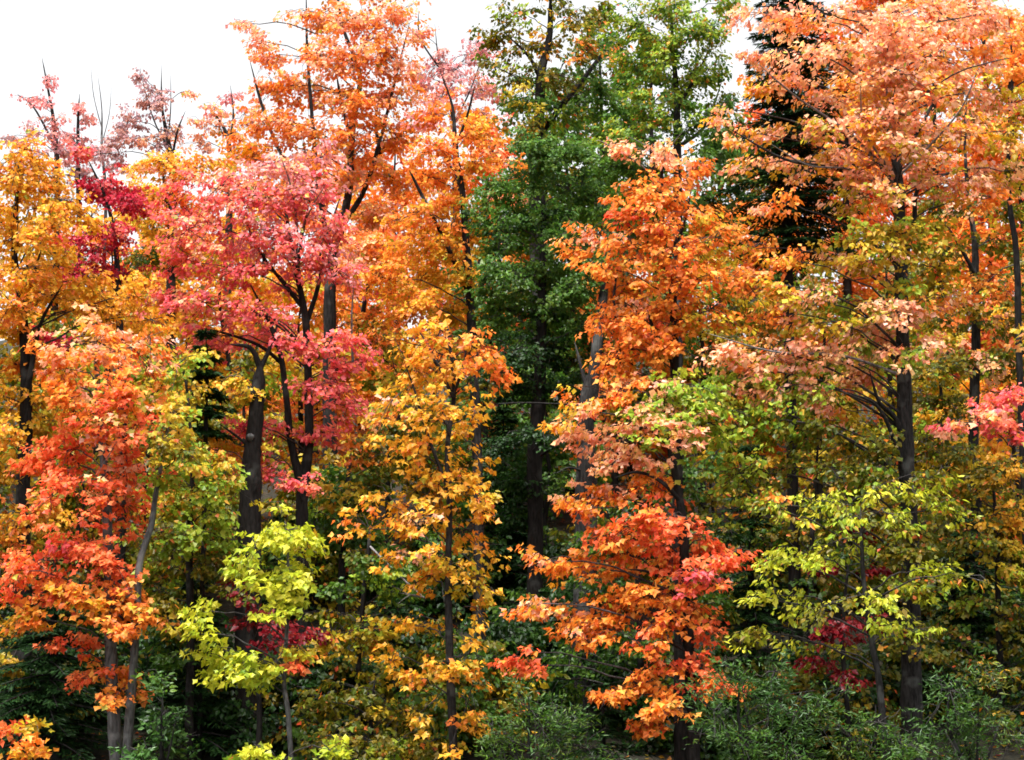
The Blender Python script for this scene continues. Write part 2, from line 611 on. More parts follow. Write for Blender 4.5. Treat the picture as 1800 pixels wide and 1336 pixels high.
# ------------------------------------------------------------------ conifers
def conifer(name, label, Y, px, py_top, py_low, half_w, pal='fr', step=0.26, group=None, dens=1.0):
    """spruce or fir: straight trunk, whorls of drooping boughs; half_w = widest bough in px at py_low"""
    m = mpp(Y)
    top = at(px, py_top, Y)
    t = Tree(name, label, 'conifer', Y, [(px, py_low, max(5, half_w * 0.13)), (px, (py_low + py_top) / 2, max(4, half_w * 0.08)), (px, py_top, 2)], 'dark', group)
    zlow = at(px, py_low, Y)[2]
    z = top[2] - 0.12
    H = max(0.5, top[2] - zlow)
    while z > max(zlow, t.base[2] + 0.3):
        f = min(1.0, (top[2] - z) / H)
        L = half_w * m * (0.10 + 0.90 * f ** 0.85)
        nb = 6 if f < .3 else 8
        P, T, N, S, C = [], [], [], [], []
        br = []
        a0 = random.uniform(0, 6.28)
        for k in range(nb):
            a = a0 + 2 * math.pi * k / nb + random.uniform(-.25, .25)
            l = L * random.uniform(.72, 1.12)
            d = np.array([math.cos(a), math.sin(a), 0])
            s = np.array([-math.sin(a), math.cos(a), 0])
            x0 = np.array([top[0], top[1], z + random.uniform(-.08, .08)])
            tip = x0 + d * l + np.array([0, 0, -0.22 * l])
            path = bezier(x0, x0 + d * l * .5 + np.array([0, 0, -0.02 * l]), tip + np.array([0, 0, .05 * l]), 5)
            br.append(tube_arrays(path, np.linspace(.006 + .012 * l, .003, 5), 3))
            n = int(dens * 1.7 * (14 + 75 * l))
            u = RNG.uniform(.08, 1, n)
            q = bezier(x0, x0 + d * l * .5 + np.array([0, 0, -0.02 * l]), tip + np.array([0, 0, .05 * l]), 40)[(u * 39).astype(int)]
            wv = (1 - u) * 0.42 * l * np.sqrt(u) * 1.6 + 0.03
            sd = RNG.uniform(-1, 1, n)
            P.append(q + s * (sd * wv)[:, None] + np.array([0, 0, 1.]) * (-0.14 * np.abs(sd) * wv)[:, None] + RNG.normal(0, .012, (n, 3)))
            T.append(d * .75 + s * np.sign(sd)[:, None] * .7 + np.array([0, 0, -.22]) + RNG.normal(0, .22, (n, 3)))
            N.append(np.array([0, 0, 1.]) + RNG.normal(0, .35, (n, 3)))
            S.append(RNG.uniform(.08, .16, n))
            pc = PAL[pal]
            C.append(pc[RNG.integers(0, len(pc), n)] * RNG.uniform(.8, 1.25, n)[:, None])
        V, F = joined(br)
        b = link('branch', mesh_np('branch', V - t.base, F, BARK_TWIG), t.o)
        arr = leaf_arrays(np.concatenate(P) - t.base, np.concatenate(T), np.concatenate(N), np.concatenate(S), np.concatenate(C), NEEDLE)
        STATS['leaf'] += len(arr[0]) // 4
        t.crown.append(arr)
        z -= step * random.uniform(.8, 1.2) * (0.75 + 0.5 * f)
    t.finish(M_NEEDLE)
    return t


# ------------------------------------------------------------------ self-grown trees deep in the wood
def wood_tree(name, label, x_px, top_py, Y, w_px, pals, bark='dark', group=None, low=0.3, dens=0.8, size=0.11, cat='tree', n=None, gap=0.08):
    m = mpp(Y)
    top = at(x_px, top_py, Y)
    gz = ground_z(top[0], Y)
    H = max(1.5, top[2] - gz)

    def to_px(x, z):
        d = np.array([x, Y, z]) - CAM
        f = d[1] * CT + d[2] * ST
        return 900 + FPX * d[0] / f, 668 - FPX * (-d[1] * ST + d[2] * CT) / f
    wob = [random.uniform(-.25, .25) for _ in range(5)]
    r = 0.012 * H + 0.02
    tr = []
    for k, s in enumerate((0.02, .3, .55, .8, .97)):
        x, y = to_px(top[0] + wob[k] * s, gz + H * s)
        tr.append((x, y, 2 * r * (1.05 - .92 * s) / m))
    t = Tree(name, label, cat, Y, tr, bark, group)
    W = w_px * m
    n = n or max(9, int(H * (1 - low) * W * 1.25))
    cl = []
    for k in range(n):
        s = low + (1 - low) * (k + random.random()) / n
        prof = math.sin(math.pi * min(1, ((s - low) / (1 - low)) * .86 + .14)) ** .6
        a = random.uniform(0, 6.28)
        rr = W * .5 * prof * math.sqrt(random.uniform(.05, 1))
        x, y = to_px(top[0] + math.cos(a) * rr, gz + H * s)
        sz = random.uniform(.5, .95) * (0.6 + 0.4 * prof)
        cl.append((x, y, sz / m, sz * .5 / m, random.choice(pals), math.sin(a) * rr))
    t.foliage(cl, size=size, spray=False, dens=dens, gap=gap, per=14, shape=KITE)
    return t.finish()

# ------------------------------------------------------------------ front row of trees
t = Tree('maple_tree', 'pale-trunked red-orange maple, the straighter of two slim trunks side by side', 'tree', 25.0,
         [(205, 1336, 24), (196, 1180, 22), (190, 1000, 18), (186, 860, 15), (178, 760, 12), (172, 680, 10), (166, 570, 6)], 'pale')
t.limb_px([(178, 740), (190, 660), (196, 600)], 9, 4, .3)
t.limb_px([(176, 720), (160, 690), (140, 680)], 7, 3, -.3)
t.foliage([(170, 600, 70, 38, 'op:or'), (232, 610, 60, 42, 'or:op'), (110, 645, 65, 32, 'or:op'), (210, 692, 60, 32, 'or:ro'),
           (118, 705, 50, 26, 'or'), (215, 762, 62, 32, 'ro:op'), (118, 792, 52, 36, 'ro'), (222, 820, 60, 26, 'ro:op'),
           (120, 852, 66, 30, 'ro'), (220, 885, 50, 26, 'ro'), (62, 800, 40, 28, 'ro:or'), (140, 958, 85, 24, 'ro:rp'),
           (62, 985, 72, 26, 'ro'), (195, 990, 52, 24, 'ro'), (25, 1002, 35, 22, 'ro:or'), (90, 1036, 52, 15, 'or:ro'),
           (150, 1058, 45, 20, 'or:go'), (212, 1050, 50, 22, 'or'), (45, 1082, 42, 18, 'or:go'), (214, 1098, 28, 16, 'or'),
           (145, 1115, 20, 10, 'ro'), (96, 1132, 24, 7, 'ro'), (192, 1175, 55, 17, 'ro:or'), (215, 1210, 34, 20, 'or'), (146, 1192, 28, 9, 'ro')],
          dens=.8, puff=1.4)

t = Tree('maple_tree', 'slender leaning grey-barked maple crossing beside the pale red-orange maple', 'tree', 24.8,
         [(222, 1336, 18), (232, 1200, 15), (241, 1080, 13), (246, 990, 12), (264, 925, 11), (272, 870, 9), (290, 780, 6), (300, 710, 4)], 'pale')
t.foliage([(285, 775, 45, 30, 'yo:lg'), (305, 722, 38, 26, 'yo:lg'), (262, 1085, 42, 15, 'or:yo'), (320, 790, 40, 22, 'yo:ol'),
           (290, 840, 35, 18, 'lg:yo'), (300, 1060, 30, 12, 'ol')], dens=.8)

t = Tree('maple_sapling', 'bright yellow-green sapling with a thin crooked grey stem above dark shade', 'tree', 24.5,
         [(511, 1336, 9), (506, 1250, 9), (498, 1200, 8), (503, 1120, 7), (508, 1040, 6), (506, 960, 4), (500, 915, 3)], 'pale')
t.foliage([(500, 932, 62, 26, 'yg'), (448, 962, 50, 26, 'yg'), (540, 962, 42, 22, 'yg:yo'), (480, 1000, 62, 22, 'yg'),
           (522, 1032, 48, 22, 'yg'), (495, 1062, 34, 22, 'yg'), (348, 1080, 20, 22, 'yg'), (352, 1116, 26, 18, 'yg'),
           (388, 1142, 46, 17, 'yg'), (432, 1152, 50, 20, 'yg:lg'), (470, 1167, 40, 17, 'yg'), (440, 1187, 40, 13, 'yg'),
           (405, 1165, 45, 18, 'yg'), (500, 1132, 30, 17, 'yg:yo'), (528, 1155, 20, 16, 'ro:or')], singles=290, dens=.72, puff=1.35, jy=.35, size=.095)

t = Tree('maple_tree', 'thin-stemmed golden maple with sparse yellow leaves down its whole height', 'tree', 25.2,
         [(798, 1336, 16), (794, 1240, 15), (790, 1120, 14), (788, 1000, 12), (790, 900, 11), (786, 790, 9), (798, 690, 8), (790, 600, 5), (784, 560, 3)], 'grey')
t.limb_px([(797, 700), (760, 620), (735, 580)], 7, 3, .4)
t.limb_px([(797, 695), (815, 640), (822, 590)], 6, 3, -.2)
t.limb_px([(787, 860), (750, 760), (730, 690), (712, 640)], 7, 3, -.3)
t.foliage([(770, 590, 60, 22, 'go:or'), (842, 600, 40, 18, 'or:go'), (720, 642, 58, 30, 'go'), (800, 652, 68, 30, 'go:or'),
           (862, 640, 42, 22, 'or'), (690, 702, 48, 26, 'go:op'), (770, 722, 58, 26, 'go'), (836, 726, 34, 17, 'go'),
           (720, 790, 68, 30, 'go:or'), (812, 800, 50, 26, 'go'), (690, 880, 60, 22, 'go:or'), (770, 850, 58, 26, 'go'),
           (836, 862, 30, 18, 'go'), (650, 930, 50, 18, 'or:go'), (730, 920, 60, 22, 'go:op'), (822, 930, 40, 22, 'go:or'),
           (700, 972, 50, 13, 'go:op'), (842, 1012, 45, 25, 'yo:go'), (800, 990, 45, 17, 'yo:go'), (750, 1012, 45, 17, 'go:yo'),
           (730, 1100, 50, 17, 'go:yo'), (842, 1072, 30, 17, 'go:yo'), (690, 1162, 30, 17, 'go'), (730, 1186, 40, 15, 'go:or'),
           (780, 1162, 40, 17, 'go:yo'), (826, 1142, 35, 17, 'go:yo'), (820, 1242, 30, 26, 'go:or'), (842, 1268, 26, 13, 'go'),
           (740, 1252, 30, 14, 'go:yo')], dens=.36, puff=1.8, size=.085, singles=300)

t = Tree('maple_tree', 'orange maple rising in front of the dark green trees, crown in stepped tiers', 'tree', 26.5,
         [(1192, 900, 20), (1190, 760, 18), (1186, 640, 16), (1183, 520, 13), (1168, 440, 11), (1162, 340, 8), (1168, 250, 4)], 'dark')
t.limb_px([(1184, 640), (1150, 580), (1138, 545)], 8, 4, -.3)
t.limb_px([(1170, 460), (1200, 400), (1216, 330)], 8, 4, .3)
t.limb_px([(1165, 330), (1120, 285), (1060, 250), (1046, 248)], 4, 1, -.6, 'ash')
t.limb_px([(1164, 300), (1140, 260), (1095, 235)], 3, 1, -.4, 'ash')
t.limb_px([(1166, 280), (1185, 250), (1200, 232)], 3, 1, -.4, 'ash')
t.foliage([(1165, 262, 48, 16, 'op'), (1092, 256, 40, 14, 'op'), (1210, 310, 50, 30, 'or:op'), (1150, 332, 52, 26, 'or'),
           (1110, 372, 48, 22, 'or:ro'), (1212, 370, 58, 26, 'or'), (1030, 412, 48, 18, 'or:op'), (1012, 440, 36, 12, 'or'),
           (1110, 432, 58, 22, 'or'), (1200, 432, 66, 26, 'or'), (1270, 400, 40, 26, 'or:yo'), (1060, 472, 42, 17, 'or'),
           (1250, 482, 58, 22, 'or:go'), (1110, 532, 48, 22, 'or:op'), (1180, 520, 48, 22, 'or'), (1062, 560, 38, 15, 'or'),
           (1120, 576, 58, 22, 'or'), (1200, 562, 50, 22, 'or:go'), (1090, 622, 48, 15, 'or'), (1152, 612, 58, 18, 'or'),
           (1250, 542, 58, 22, 'or:yo'), (1180, 480, 50, 20, 'or'), (1160, 395, 50, 22, 'or:ro')], dens=.8, puff=1.35)

t = Tree('maple_tree', 'maple with fiery red-orange lower boughs and green-orange boughs above, over the shrubs', 'tree', 25.0,
         [(1218, 1290, 22), (1212, 1160, 20), (1204, 1040, 19), (1202, 940, 17), (1192, 860, 14), (1176, 780, 10), (1165, 690, 6)], 'dark')
t.limb_px([(1196, 880), (1160, 845), (1120, 830), (1080, 840)], 9, 3, -.5)
t.limb_px([(1206, 1060), (1150, 1010), (1100, 1000)], 8, 3, -.5)
t.foliage([(1010, 722, 50, 15, 'op:go'), (1080, 692, 58, 20, 'or:yo'), (1000, 762, 40, 12, 'op'), (1060, 772, 58, 18, 'op'),
           (1120, 732, 58, 22, 'op:lg'), (1170, 692, 58, 26, 'lg:op'), (1232, 682, 50, 30, 'lg'), (1180, 762, 58, 26, 'lg:op'),
           (1100, 802, 50, 15, 'op'), (1242, 742, 40, 26, 'lg'), (1000, 872, 40, 13, 'op:or'), (1060, 852, 50, 15, 'or:op'),
           (1150, 852, 58, 20, 'or:ro'), (1010, 890, 40, 12, 'or:op'), (958, 985, 46, 12, 'or:op'), (1002, 1000, 45, 15, 'or:go'),
           (1060, 940, 50, 21, 'or:ro'), (1120, 920, 50, 26, 'or:ro'), (1180, 905, 50, 22, 'ro'), (1242, 945, 40, 17, 'ro'),
           (1100, 972, 68, 24, 'or:ro'), (1180, 972, 58, 22, 'ro'), (1270, 986, 58, 18, 'ro'), (1232, 1010, 50, 15, 'ro:rp'),
           (922, 1066, 45, 10, 'or:op'), (962, 1072, 50, 14, 'or:op'), (1012, 1090, 58, 16, 'or:op'), (1070, 1060, 58, 18, 'or'),
           (1140, 1042, 58, 21, 'or'), (1200, 1052, 50, 21, 'or:ro'), (1080, 1106, 68, 16, 'or'), (1160, 1096, 58, 20, 'or:ro'),
           (1240, 1106, 40, 13, 'ro:or'), (905, 1155, 36, 11, 'ro:or'), (936, 1170, 25, 8, 'ro'), (1160, 1162, 40, 15, 'or:ro'),
           (1230, 1166, 50, 18, 'ro:or'), (1260, 1190, 40, 15, 'or:ro'), (1130, 1196, 45, 15, 'or'), (1100, 1216, 45, 12, 'or'),
           (1170, 1230, 45, 18, 'or'), (1140, 1262, 40, 15, 'or:ro'), (1075, 1226, 25, 10, 'or')], dens=.82, puff=1.35, singles=300)

t = Tree('maple_tree', 'large maple with a thick mossy trunk, peach-orange upper boughs and green lower leaves', 'tree', 26.5,
         [(1602, 1200, 36), (1600, 980, 32), (1592, 800, 29), (1588, 650, 26), (1583, 480, 23), (1578, 330, 19), (1570, 230, 15), (1560, 120, 9), (1552, 20, 5)], 'grey')
t.limb_px([(1592, 790), (1574, 735), (1545, 705), (1528, 650)], 11, 4, -.6)
t.limb_px([(1597, 860), (1570, 770), (1540, 712), (1490, 690)], 9, 4, -.9)
t.limb_px([(1585, 470), (1606, 400), (1612, 335), (1650, 290), (1700, 260)], 11, 4, -.4)
t.limb_px([(1575, 290), (1620, 220), (1660, 140)], 9, 4, .5)
t.limb_px([(1578, 330), (1500, 240), (1400, 170), (1330, 110)], 7, 2, -1.3, 'ash')
t.limb_px([(1565, 300), (1520, 230), (1512, 150)], 5, 2, -1.5, 'ash')
t.limb_px([(1570, 320), (1640, 250), (1690, 190), (1720, 120)], 5, 2, -1.5, 'ash')
t.limb_px([(1578, 350), (1500, 300), (1420, 290), (1350, 250)], 5, 2, -1.6, 'ash')
t.limb_px([(1586, 660), (1480, 625), (1360, 618), (1240, 585)], 6, 2, -1.7, 'ash')
t.limb_px([(1580, 360), (1480, 300), (1380, 280), (1280, 225)], 8, 3, -1.0)
t.limb_px([(1578, 470), (1562, 440), (1566, 400)], 9, 5, -.3)
t.foliage([(1340, 22, 50, 22, 'op'), (1420, 30, 58, 26, 'op:or'), (1500, 20, 58, 22, 'op'), (1580, 20, 58, 22, 'op'), (1660, 30, 58, 26, 'op'), (1740, 26, 58, 26, 'op'),
           (1330, 92, 38, 16, 'op'), (1400, 96, 58, 20, 'op'), (1480, 90, 58, 21, 'op'), (1560, 86, 58, 25, 'op'), (1640, 96, 58, 25, 'op'), (1730, 90, 58, 25, 'op:or'), (1792, 100, 30, 26, 'or'),
           (1370, 142, 48, 15, 'op:go'), (1440, 160, 58, 18, 'op:or'), (1520, 150, 58, 21, 'op:go'), (1610, 150, 58, 21, 'op:go'), (1690, 160, 50, 21, 'op:go'), (1762, 160, 50, 21, 'op:yo'),
           (1262, 196, 24, 10, 'op:go'), (1302, 240, 38, 14, 'op:go'), (1360, 230, 48, 15, 'op:go'), (1440, 222, 58, 20, 'op:yo'), (1530, 216, 58, 21, 'op:go'), (1610, 226, 58, 21, 'op:go'), (1690, 230, 58, 21, 'op:go'), (1772, 230, 40, 22, 'yo:op'),
           (1330, 292, 44, 12, 'op:go'), (1390, 290, 50, 16, 'op:yo'), (1460, 290, 58, 18, 'op:go'), (1540, 286, 58, 18, 'op:go'), (1632, 300, 50, 16, 'op:yo'), (1720, 300, 50, 17, 'op:go'), (1785, 300, 30, 18, 'op:yo'),
           (1360, 352, 48, 14, 'or:op'), (1520, 346, 50, 17, 'yo:op'), (1682, 320, 40, 18, 'op:go'), (1742, 346, 30, 12, 'or'),
           (1520, 402, 58, 21, 'yo:lg'), (1642, 400, 50, 21, 'yo:lg'), (1310, 440, 58, 16, 'or:yo'), (1390, 458, 50, 16, 'go:or'),
           (1450, 452, 50, 17, 'yo:op'), (1512, 470, 50, 18, 'yo:op'), (1642, 470, 50, 21, 'yo:ol'), (1360, 502, 50, 15, 'yo:or'), (1420, 522, 50, 17, 'op:yo'), (1482, 530, 50, 17, 'lg:yo'),
           (1620, 542, 56, 14, 'op:or'), (1660, 520, 36, 10, 'or:op'), (1582, 562, 48, 12, 'op'), (1340, 562, 58, 15, 'or:ol'), (1440, 570, 50, 15, 'yo:op'), (1500, 582, 58, 17, 'op:yo'), (1562, 602, 50, 15, 'op'),
           (1620, 602, 38, 13, 'op:lg'), (1280, 612, 58, 15, 'op:or'), (1350, 622, 58, 17, 'op:or'), (1430, 622, 58, 18, 'op'), (1500, 642, 50, 18, 'op:lg'),
           (1300, 660, 58, 20, 'op:lg'), (1370, 682, 50, 21, 'lg:op'), (1440, 682, 40, 18, 'lg:op'), (1502, 660, 38, 12, 'op'), (1462, 722, 14, 12, 'or:op'),
           (1280, 722, 58, 26, 'lg', -1.0), (1350, 742, 50, 26, 'lg:ol', -1.0), (1430, 752, 50, 21, 'ol:lg', -.6), (1540, 772, 48, 20, 'ol', -.6), (1300, 832, 50, 26, 'lg:ol', -1.0),
           (1380, 822, 50, 21, 'ol:lg', -.6), (1460, 822, 58, 21, 'ol', -.6), (1530, 832, 50, 21, 'ol:lg', -.6), (1330, 882, 50, 18, 'lg:or', -1.0),
           (1570, 60, 60, 24, 'op', -1.2), (1580, 130, 60, 24, 'op', -1.2), (1575, 200, 50, 20, 'op', -1.2), (1600, 262, 60, 20, 'op:yo', -1.2), (1560, 330, 44, 16, 'op:yo', -1.3),
           (1590, 410, 50, 18, 'yo:lg', -1.0), (1560, 440, 44, 18, 'yo:op', -1.2), (1600, 500, 40, 14, 'lg:yo', -.9), (1575, 545, 50, 14, 'op', -1.3), (1590, 620, 46, 14, 'op:lg', -1.2),
           (1610, 860, 44, 18, 'ol:lg', -.8), (1580, 960, 44, 18, 'ol', -.8), (1620, 940, 40, 18, 'ol:lg', -.7), (1600, 1020, 50, 20, 'ol:lg', -.9), (1610, 1120, 46, 20, 'ol', -.8)],
          dens=.78, puff=1.35, singles=0, jy=.9)

t = Tree('beech_sapling', 'yellow-green sapling with layered flat sprays in front of the big mossy trunk', 'tree', 24.6,
         [(1552, 1280, 13), (1546, 1200, 12), (1534, 1130, 11), (1520, 1040, 9), (1514, 960, 7), (1512, 890, 4)], 'grey')
t.foliage([(1642, 838, 50, 13, 'ol:yg'), (1600, 860, 58, 14, 'yg:ol'), (1520, 870, 58, 16, 'ol:yg'), (1440, 880, 58, 16, 'yg:ol'), (1390, 902, 48, 15, 'ol:yg'),
           (1560, 902, 58, 14, 'yg:ol'), (1662, 890, 58, 14, 'ol:yg'), (1480, 912, 58, 16, 'lg:ol'), (1395, 976, 50, 12, 'yg'), (1450, 960, 58, 14, 'yg:ol'),
           (1510, 960, 40, 12, 'yg'), (1362, 1046, 40, 14, 'yg'), (1402, 1062, 45, 14, 'yg'), (1460, 1060, 58, 17, 'ol:yg'), (1550, 1056, 58, 16, 'yg:ol'),
           (1620, 1042, 50, 15, 'ol:yg'), (1322, 1050, 18, 9, 'yg'), (1562, 1102, 50, 9, 'yg'), (1602, 1106, 40, 9, 'yg:ol'), (1330, 1112, 50, 12, 'yg:ol'),
           (1420, 1132, 50, 12, 'ol:yg'), (1642, 1000, 50, 12, 'yg:ol'), (1692, 1012, 40, 10, 'ol:yg'), (1350, 985, 40, 12, 'yg:ol')],
          shape=OVAL, size=.09, dens=.6, puff=1.5, singles=300)

t = Tree('red_maple_sapling', 'small crimson-leaved sapling half hidden behind the yellow-green sapling', 'tree', 26.2,
         [(1490, 1250, 9), (1482, 1150, 8), (1486, 1050, 6), (1500, 940, 3)], 'dark')
t.foliage([(1450, 1106, 45, 17, 'dr'), (1520, 1090, 40, 10, 'dr'), (1430, 1160, 58, 12, 'dr:ol'), (1482, 1186, 30, 9, 'dr'), (1512, 940, 34, 12, 'dr:ol'), (1440, 994, 36, 9, 'dr'), (1530, 1000, 26, 9, 'dr')], dens=1.0)

t = Tree('red_maple_sapling', 'small crimson-leaved sapling in the shade behind the yellow sapling', 'tree', 26.4,
         [(455, 1250, 10), (450, 1150, 8), (446, 1050, 5), (440, 1000, 3)], 'dark')
t.foliage([(420, 1040, 38, 14, 'dr:ol'), (442, 1080, 40, 15, 'dr'), (482, 1100, 40, 13, 'dr'), (560, 1116, 38, 10, 'dr'), (410, 1020, 26, 10, 'dr:ol'), (470, 1120, 26, 10, 'dr')], dens=.9)

t = Tree('maple_tree', 'coral-pink maple boughs reaching in beside the golden-olive trees', 'tree', 25.6,
         [(1880, 1250, 26), (1884, 1000, 22), (1880, 800, 18), (1872, 640, 12), (1866, 500, 6)], 'grey')
t.foliage([(1752, 722, 50, 16, 'rp:op'), (1715, 742, 48, 12, 'rp:op'), (1775, 752, 38, 16, 'rp'), (1762, 690, 40, 12, 'rp'), (1660, 746, 24, 7, 'rp:op'),
           (1840, 690, 60, 26, 'rp:op'), (1850, 780, 60, 26, 'op:yo'), (1830, 600, 60, 26, 'op:yo'), (1860, 880, 60, 26, 'yo:ol')], dens=.95)

# ------------------------------------------------------------------ shrubs along the foot of the wood
def shrub(name, label, Y, stems, clumps, size, shape, mat, dens=1.1, group=None):
    x0 = sum(s[0] for s in stems) / len(stems)
    tops = min(stems, key=lambda s: s[1])
    g0 = None
    t = Tree(name, label, 'shrub', Y, [(x0, 1380, 8), (tops[0], (1380 + tops[1]) / 2, 6), (tops[0], tops[1], 3)], 'grey', group)
    for s in stems:
        t.limb_px([(x0, 1375), ((x0 + s[0]) / 2, (1375 + s[1]) / 2 + 10), s], 6, 2, random.uniform(-.3, .3))
    t.foliage(clumps, size=size, shape=shape, mat=mat, dens=dens, jy=.4, droop=-.15, per=11)
    return t


shrub('willow_shrub', 'grey-green willow shrub below the fiery orange boughs, leaves narrow and silvery', 23.6,
      [(1300, 1180), (1360, 1200), (1420, 1210), (1260, 1250)],
      [(1300, 1196, 55, 32, 'bg:gr'), (1362, 1180, 30, 30, 'bg'), (1255, 1250, 50, 40, 'bg:gr'), (1350, 1240, 66, 45, 'bg'), (1430, 1250, 55, 45, 'bg:gr'), (1290, 1305, 66, 40, 'bg:gr'), (1390, 1315, 66, 40, 'gr:bg')],
      .075, WILLOW, M_WILLOW, 1.0)
shrub('leafy_shrub', 'mid-green bush with fine leaves at the foot of the dark gap', 23.8,
      [(930, 1220), (980, 1240), (890, 1270)],
      [(935, 1250, 60, 45, 'gr:bg'), (880, 1300, 50, 40, 'gr'), (985, 1275, 55, 45, 'gr:dg'), (940, 1320, 66, 35, 'gr'), (1030, 1310, 50, 40, 'dg:gr')],
      .07, WILLOW, M_WILLOW, 1.0)
shrub('leafy_shrub', 'green bush with upright leaves beside the crooked sapling stem', 23.7,
      [(1540, 1240), (1500, 1260), (1580, 1270)],
      [(1545, 1270, 50, 36, 'gr:bg'), (1500, 1300, 48, 36, 'gr:ol'), (1590, 1310, 50, 36, 'gr:bg'), (1540, 1330, 55, 28, 'gr')],
      .075, WILLOW, M_WILLOW, .8)
shrub('willow_shrub', 'tall grey-green willow shrub under the big mossy maple trunk', 23.9,
      [(1670, 1190), (1720, 1220), (1760, 1260)],
      [(1670, 1215, 45, 40, 'bg:gr'), (1660, 1285, 56, 40, 'bg:gr'), (1725, 1265, 50, 40, 'gr:bg'), (1780, 1300, 45, 40, 'gr:ol'), (1700, 1330, 60, 30, 'bg:gr'), (1730, 1180, 40, 30, 'ol:gr')],
      .075, WILLOW, M_WILLOW, .8)
shrub('leafy_shrub', 'bluish-green bush at the foot of the twin pale trunks', 24.2,
      [(285, 1220), (310, 1260), (250, 1290)],
      [(290, 1250, 40, 36, 'bg:dg'), (300, 1310, 46, 32, 'bg:gr'), (245, 1320, 40, 26, 'bg:gr'), (285, 1195, 24, 18, 'gr:bg')],
      .085, OVAL, M_WILLOW, .9)
shrub('leafy_shrub', 'yellow-green seedling clump at the foot of the crooked yellow sapling', 24.0,
      [(460, 1310), (575, 1310)],
      [(458, 1318, 28, 15, 'yg:lg'), (580, 1318, 32, 17, 'yg:lg'), (415, 1335, 26, 12, 'lg')],
      .095, MAPLE, M_LEAF, 1.0)
shrub('leafy_shrub', 'small orange-leaved seedling beside the dark hemlock', 24.3,
      [(45, 1290)],
      [(45, 1312, 38, 20, 'or:go'), (20, 1290, 24, 14, 'ro:or'), (60, 1270, 22, 12, 'yo')], .1, MAPLE, M_LEAF, .9)

# ------------------------------------------------------------------ second row
t = Tree('maple_tree', 'pink-red maple with a forked dark trunk, fan of limbs and rosy crown', 'tree', 28.5,
         [(532, 1000, 22), (531, 930, 21), (532, 856, 22), (543, 780, 16), (541, 660, 15), (537, 560, 13), (522, 480, 10), (507, 400, 7), (498, 330, 4)], 'dark')
t.limb_px([(531, 862), (512, 780), (502, 690), (492, 620), (470, 560), (440, 500)], 16, 5, -.4)
t.limb_px([(538, 570), (560, 500), (575, 420), (600, 340)], 10, 4, .4)
t.limb_px([(535, 545), (500, 500), (455, 440), (420, 360)], 9, 4, -.5)
t.limb_px([(496, 640), (460, 610), (410, 590), (350, 575)], 8, 3, -.6)
t.limb_px([(522, 490), (530, 420), (545, 350)], 8, 3, -.2)
t.limb_px([(520, 480), (522, 400), (512, 330), (488, 260)], 6, 2, -1.1, 'ash')
t.limb_px([(521, 430), (545, 370), (575, 320)], 4, 1.5, -1.1, 'ash')
t.limb_px([(620, 640), (618, 560), (622, 500)], 5, 2, -.6, 'ash')
t.foliage([(380, 332, 66, 30, 'rp:op'), (312, 352, 50, 26, 'rp:or'), (450, 342, 58, 30, 'rp:pk'), (540, 332, 58, 30, 'rp:pk'), (330, 402, 58, 26, 'rp:op'),
           (410, 412, 66, 26, 'rp:pk'), (500, 412, 66, 30, 'rp:pk'), (580, 402, 50, 30, 'rp:pk'), (350, 462, 58, 18, 'rp'), (430, 472, 66, 21, 'rp'),
           (520, 472, 58, 24, 'rp'), (590, 472, 40, 24, 'rp:pk'), (300, 522, 50, 18, 'rp:op'), (360, 532, 58, 18, 'rp:op'), (440, 542, 58, 17, 'rp'), (470, 582, 58, 16, 'rp'),
           (370, 592, 66, 15, 'rp'), (520, 602, 50, 16, 'rp'), (580, 602, 50, 15, 'rp'), (600, 642, 40, 16, 'rp'), (640, 640, 30, 20, 'rp:or'), (550, 682, 40, 12, 'rp'),
           (600, 682, 40, 20, 'rp:or'), (612, 712, 30, 15, 'rp'), (440, 750, 40, 10, 'cr:rp'), (442, 800, 50, 12, 'rp:ro'), (462, 822, 40, 12, 'rp'), (530, 846, 35, 10, 'rp'),
           (570, 760, 40, 9, 'rp'), (482, 748, 40, 9, 'rp'), (410, 750, 30, 10, 'rp'), (480, 290, 50, 24, 'pk:op'), (560, 280, 50, 24, 'pk:or')], dens=.95, puff=1.3, size=.078, jy=.8)

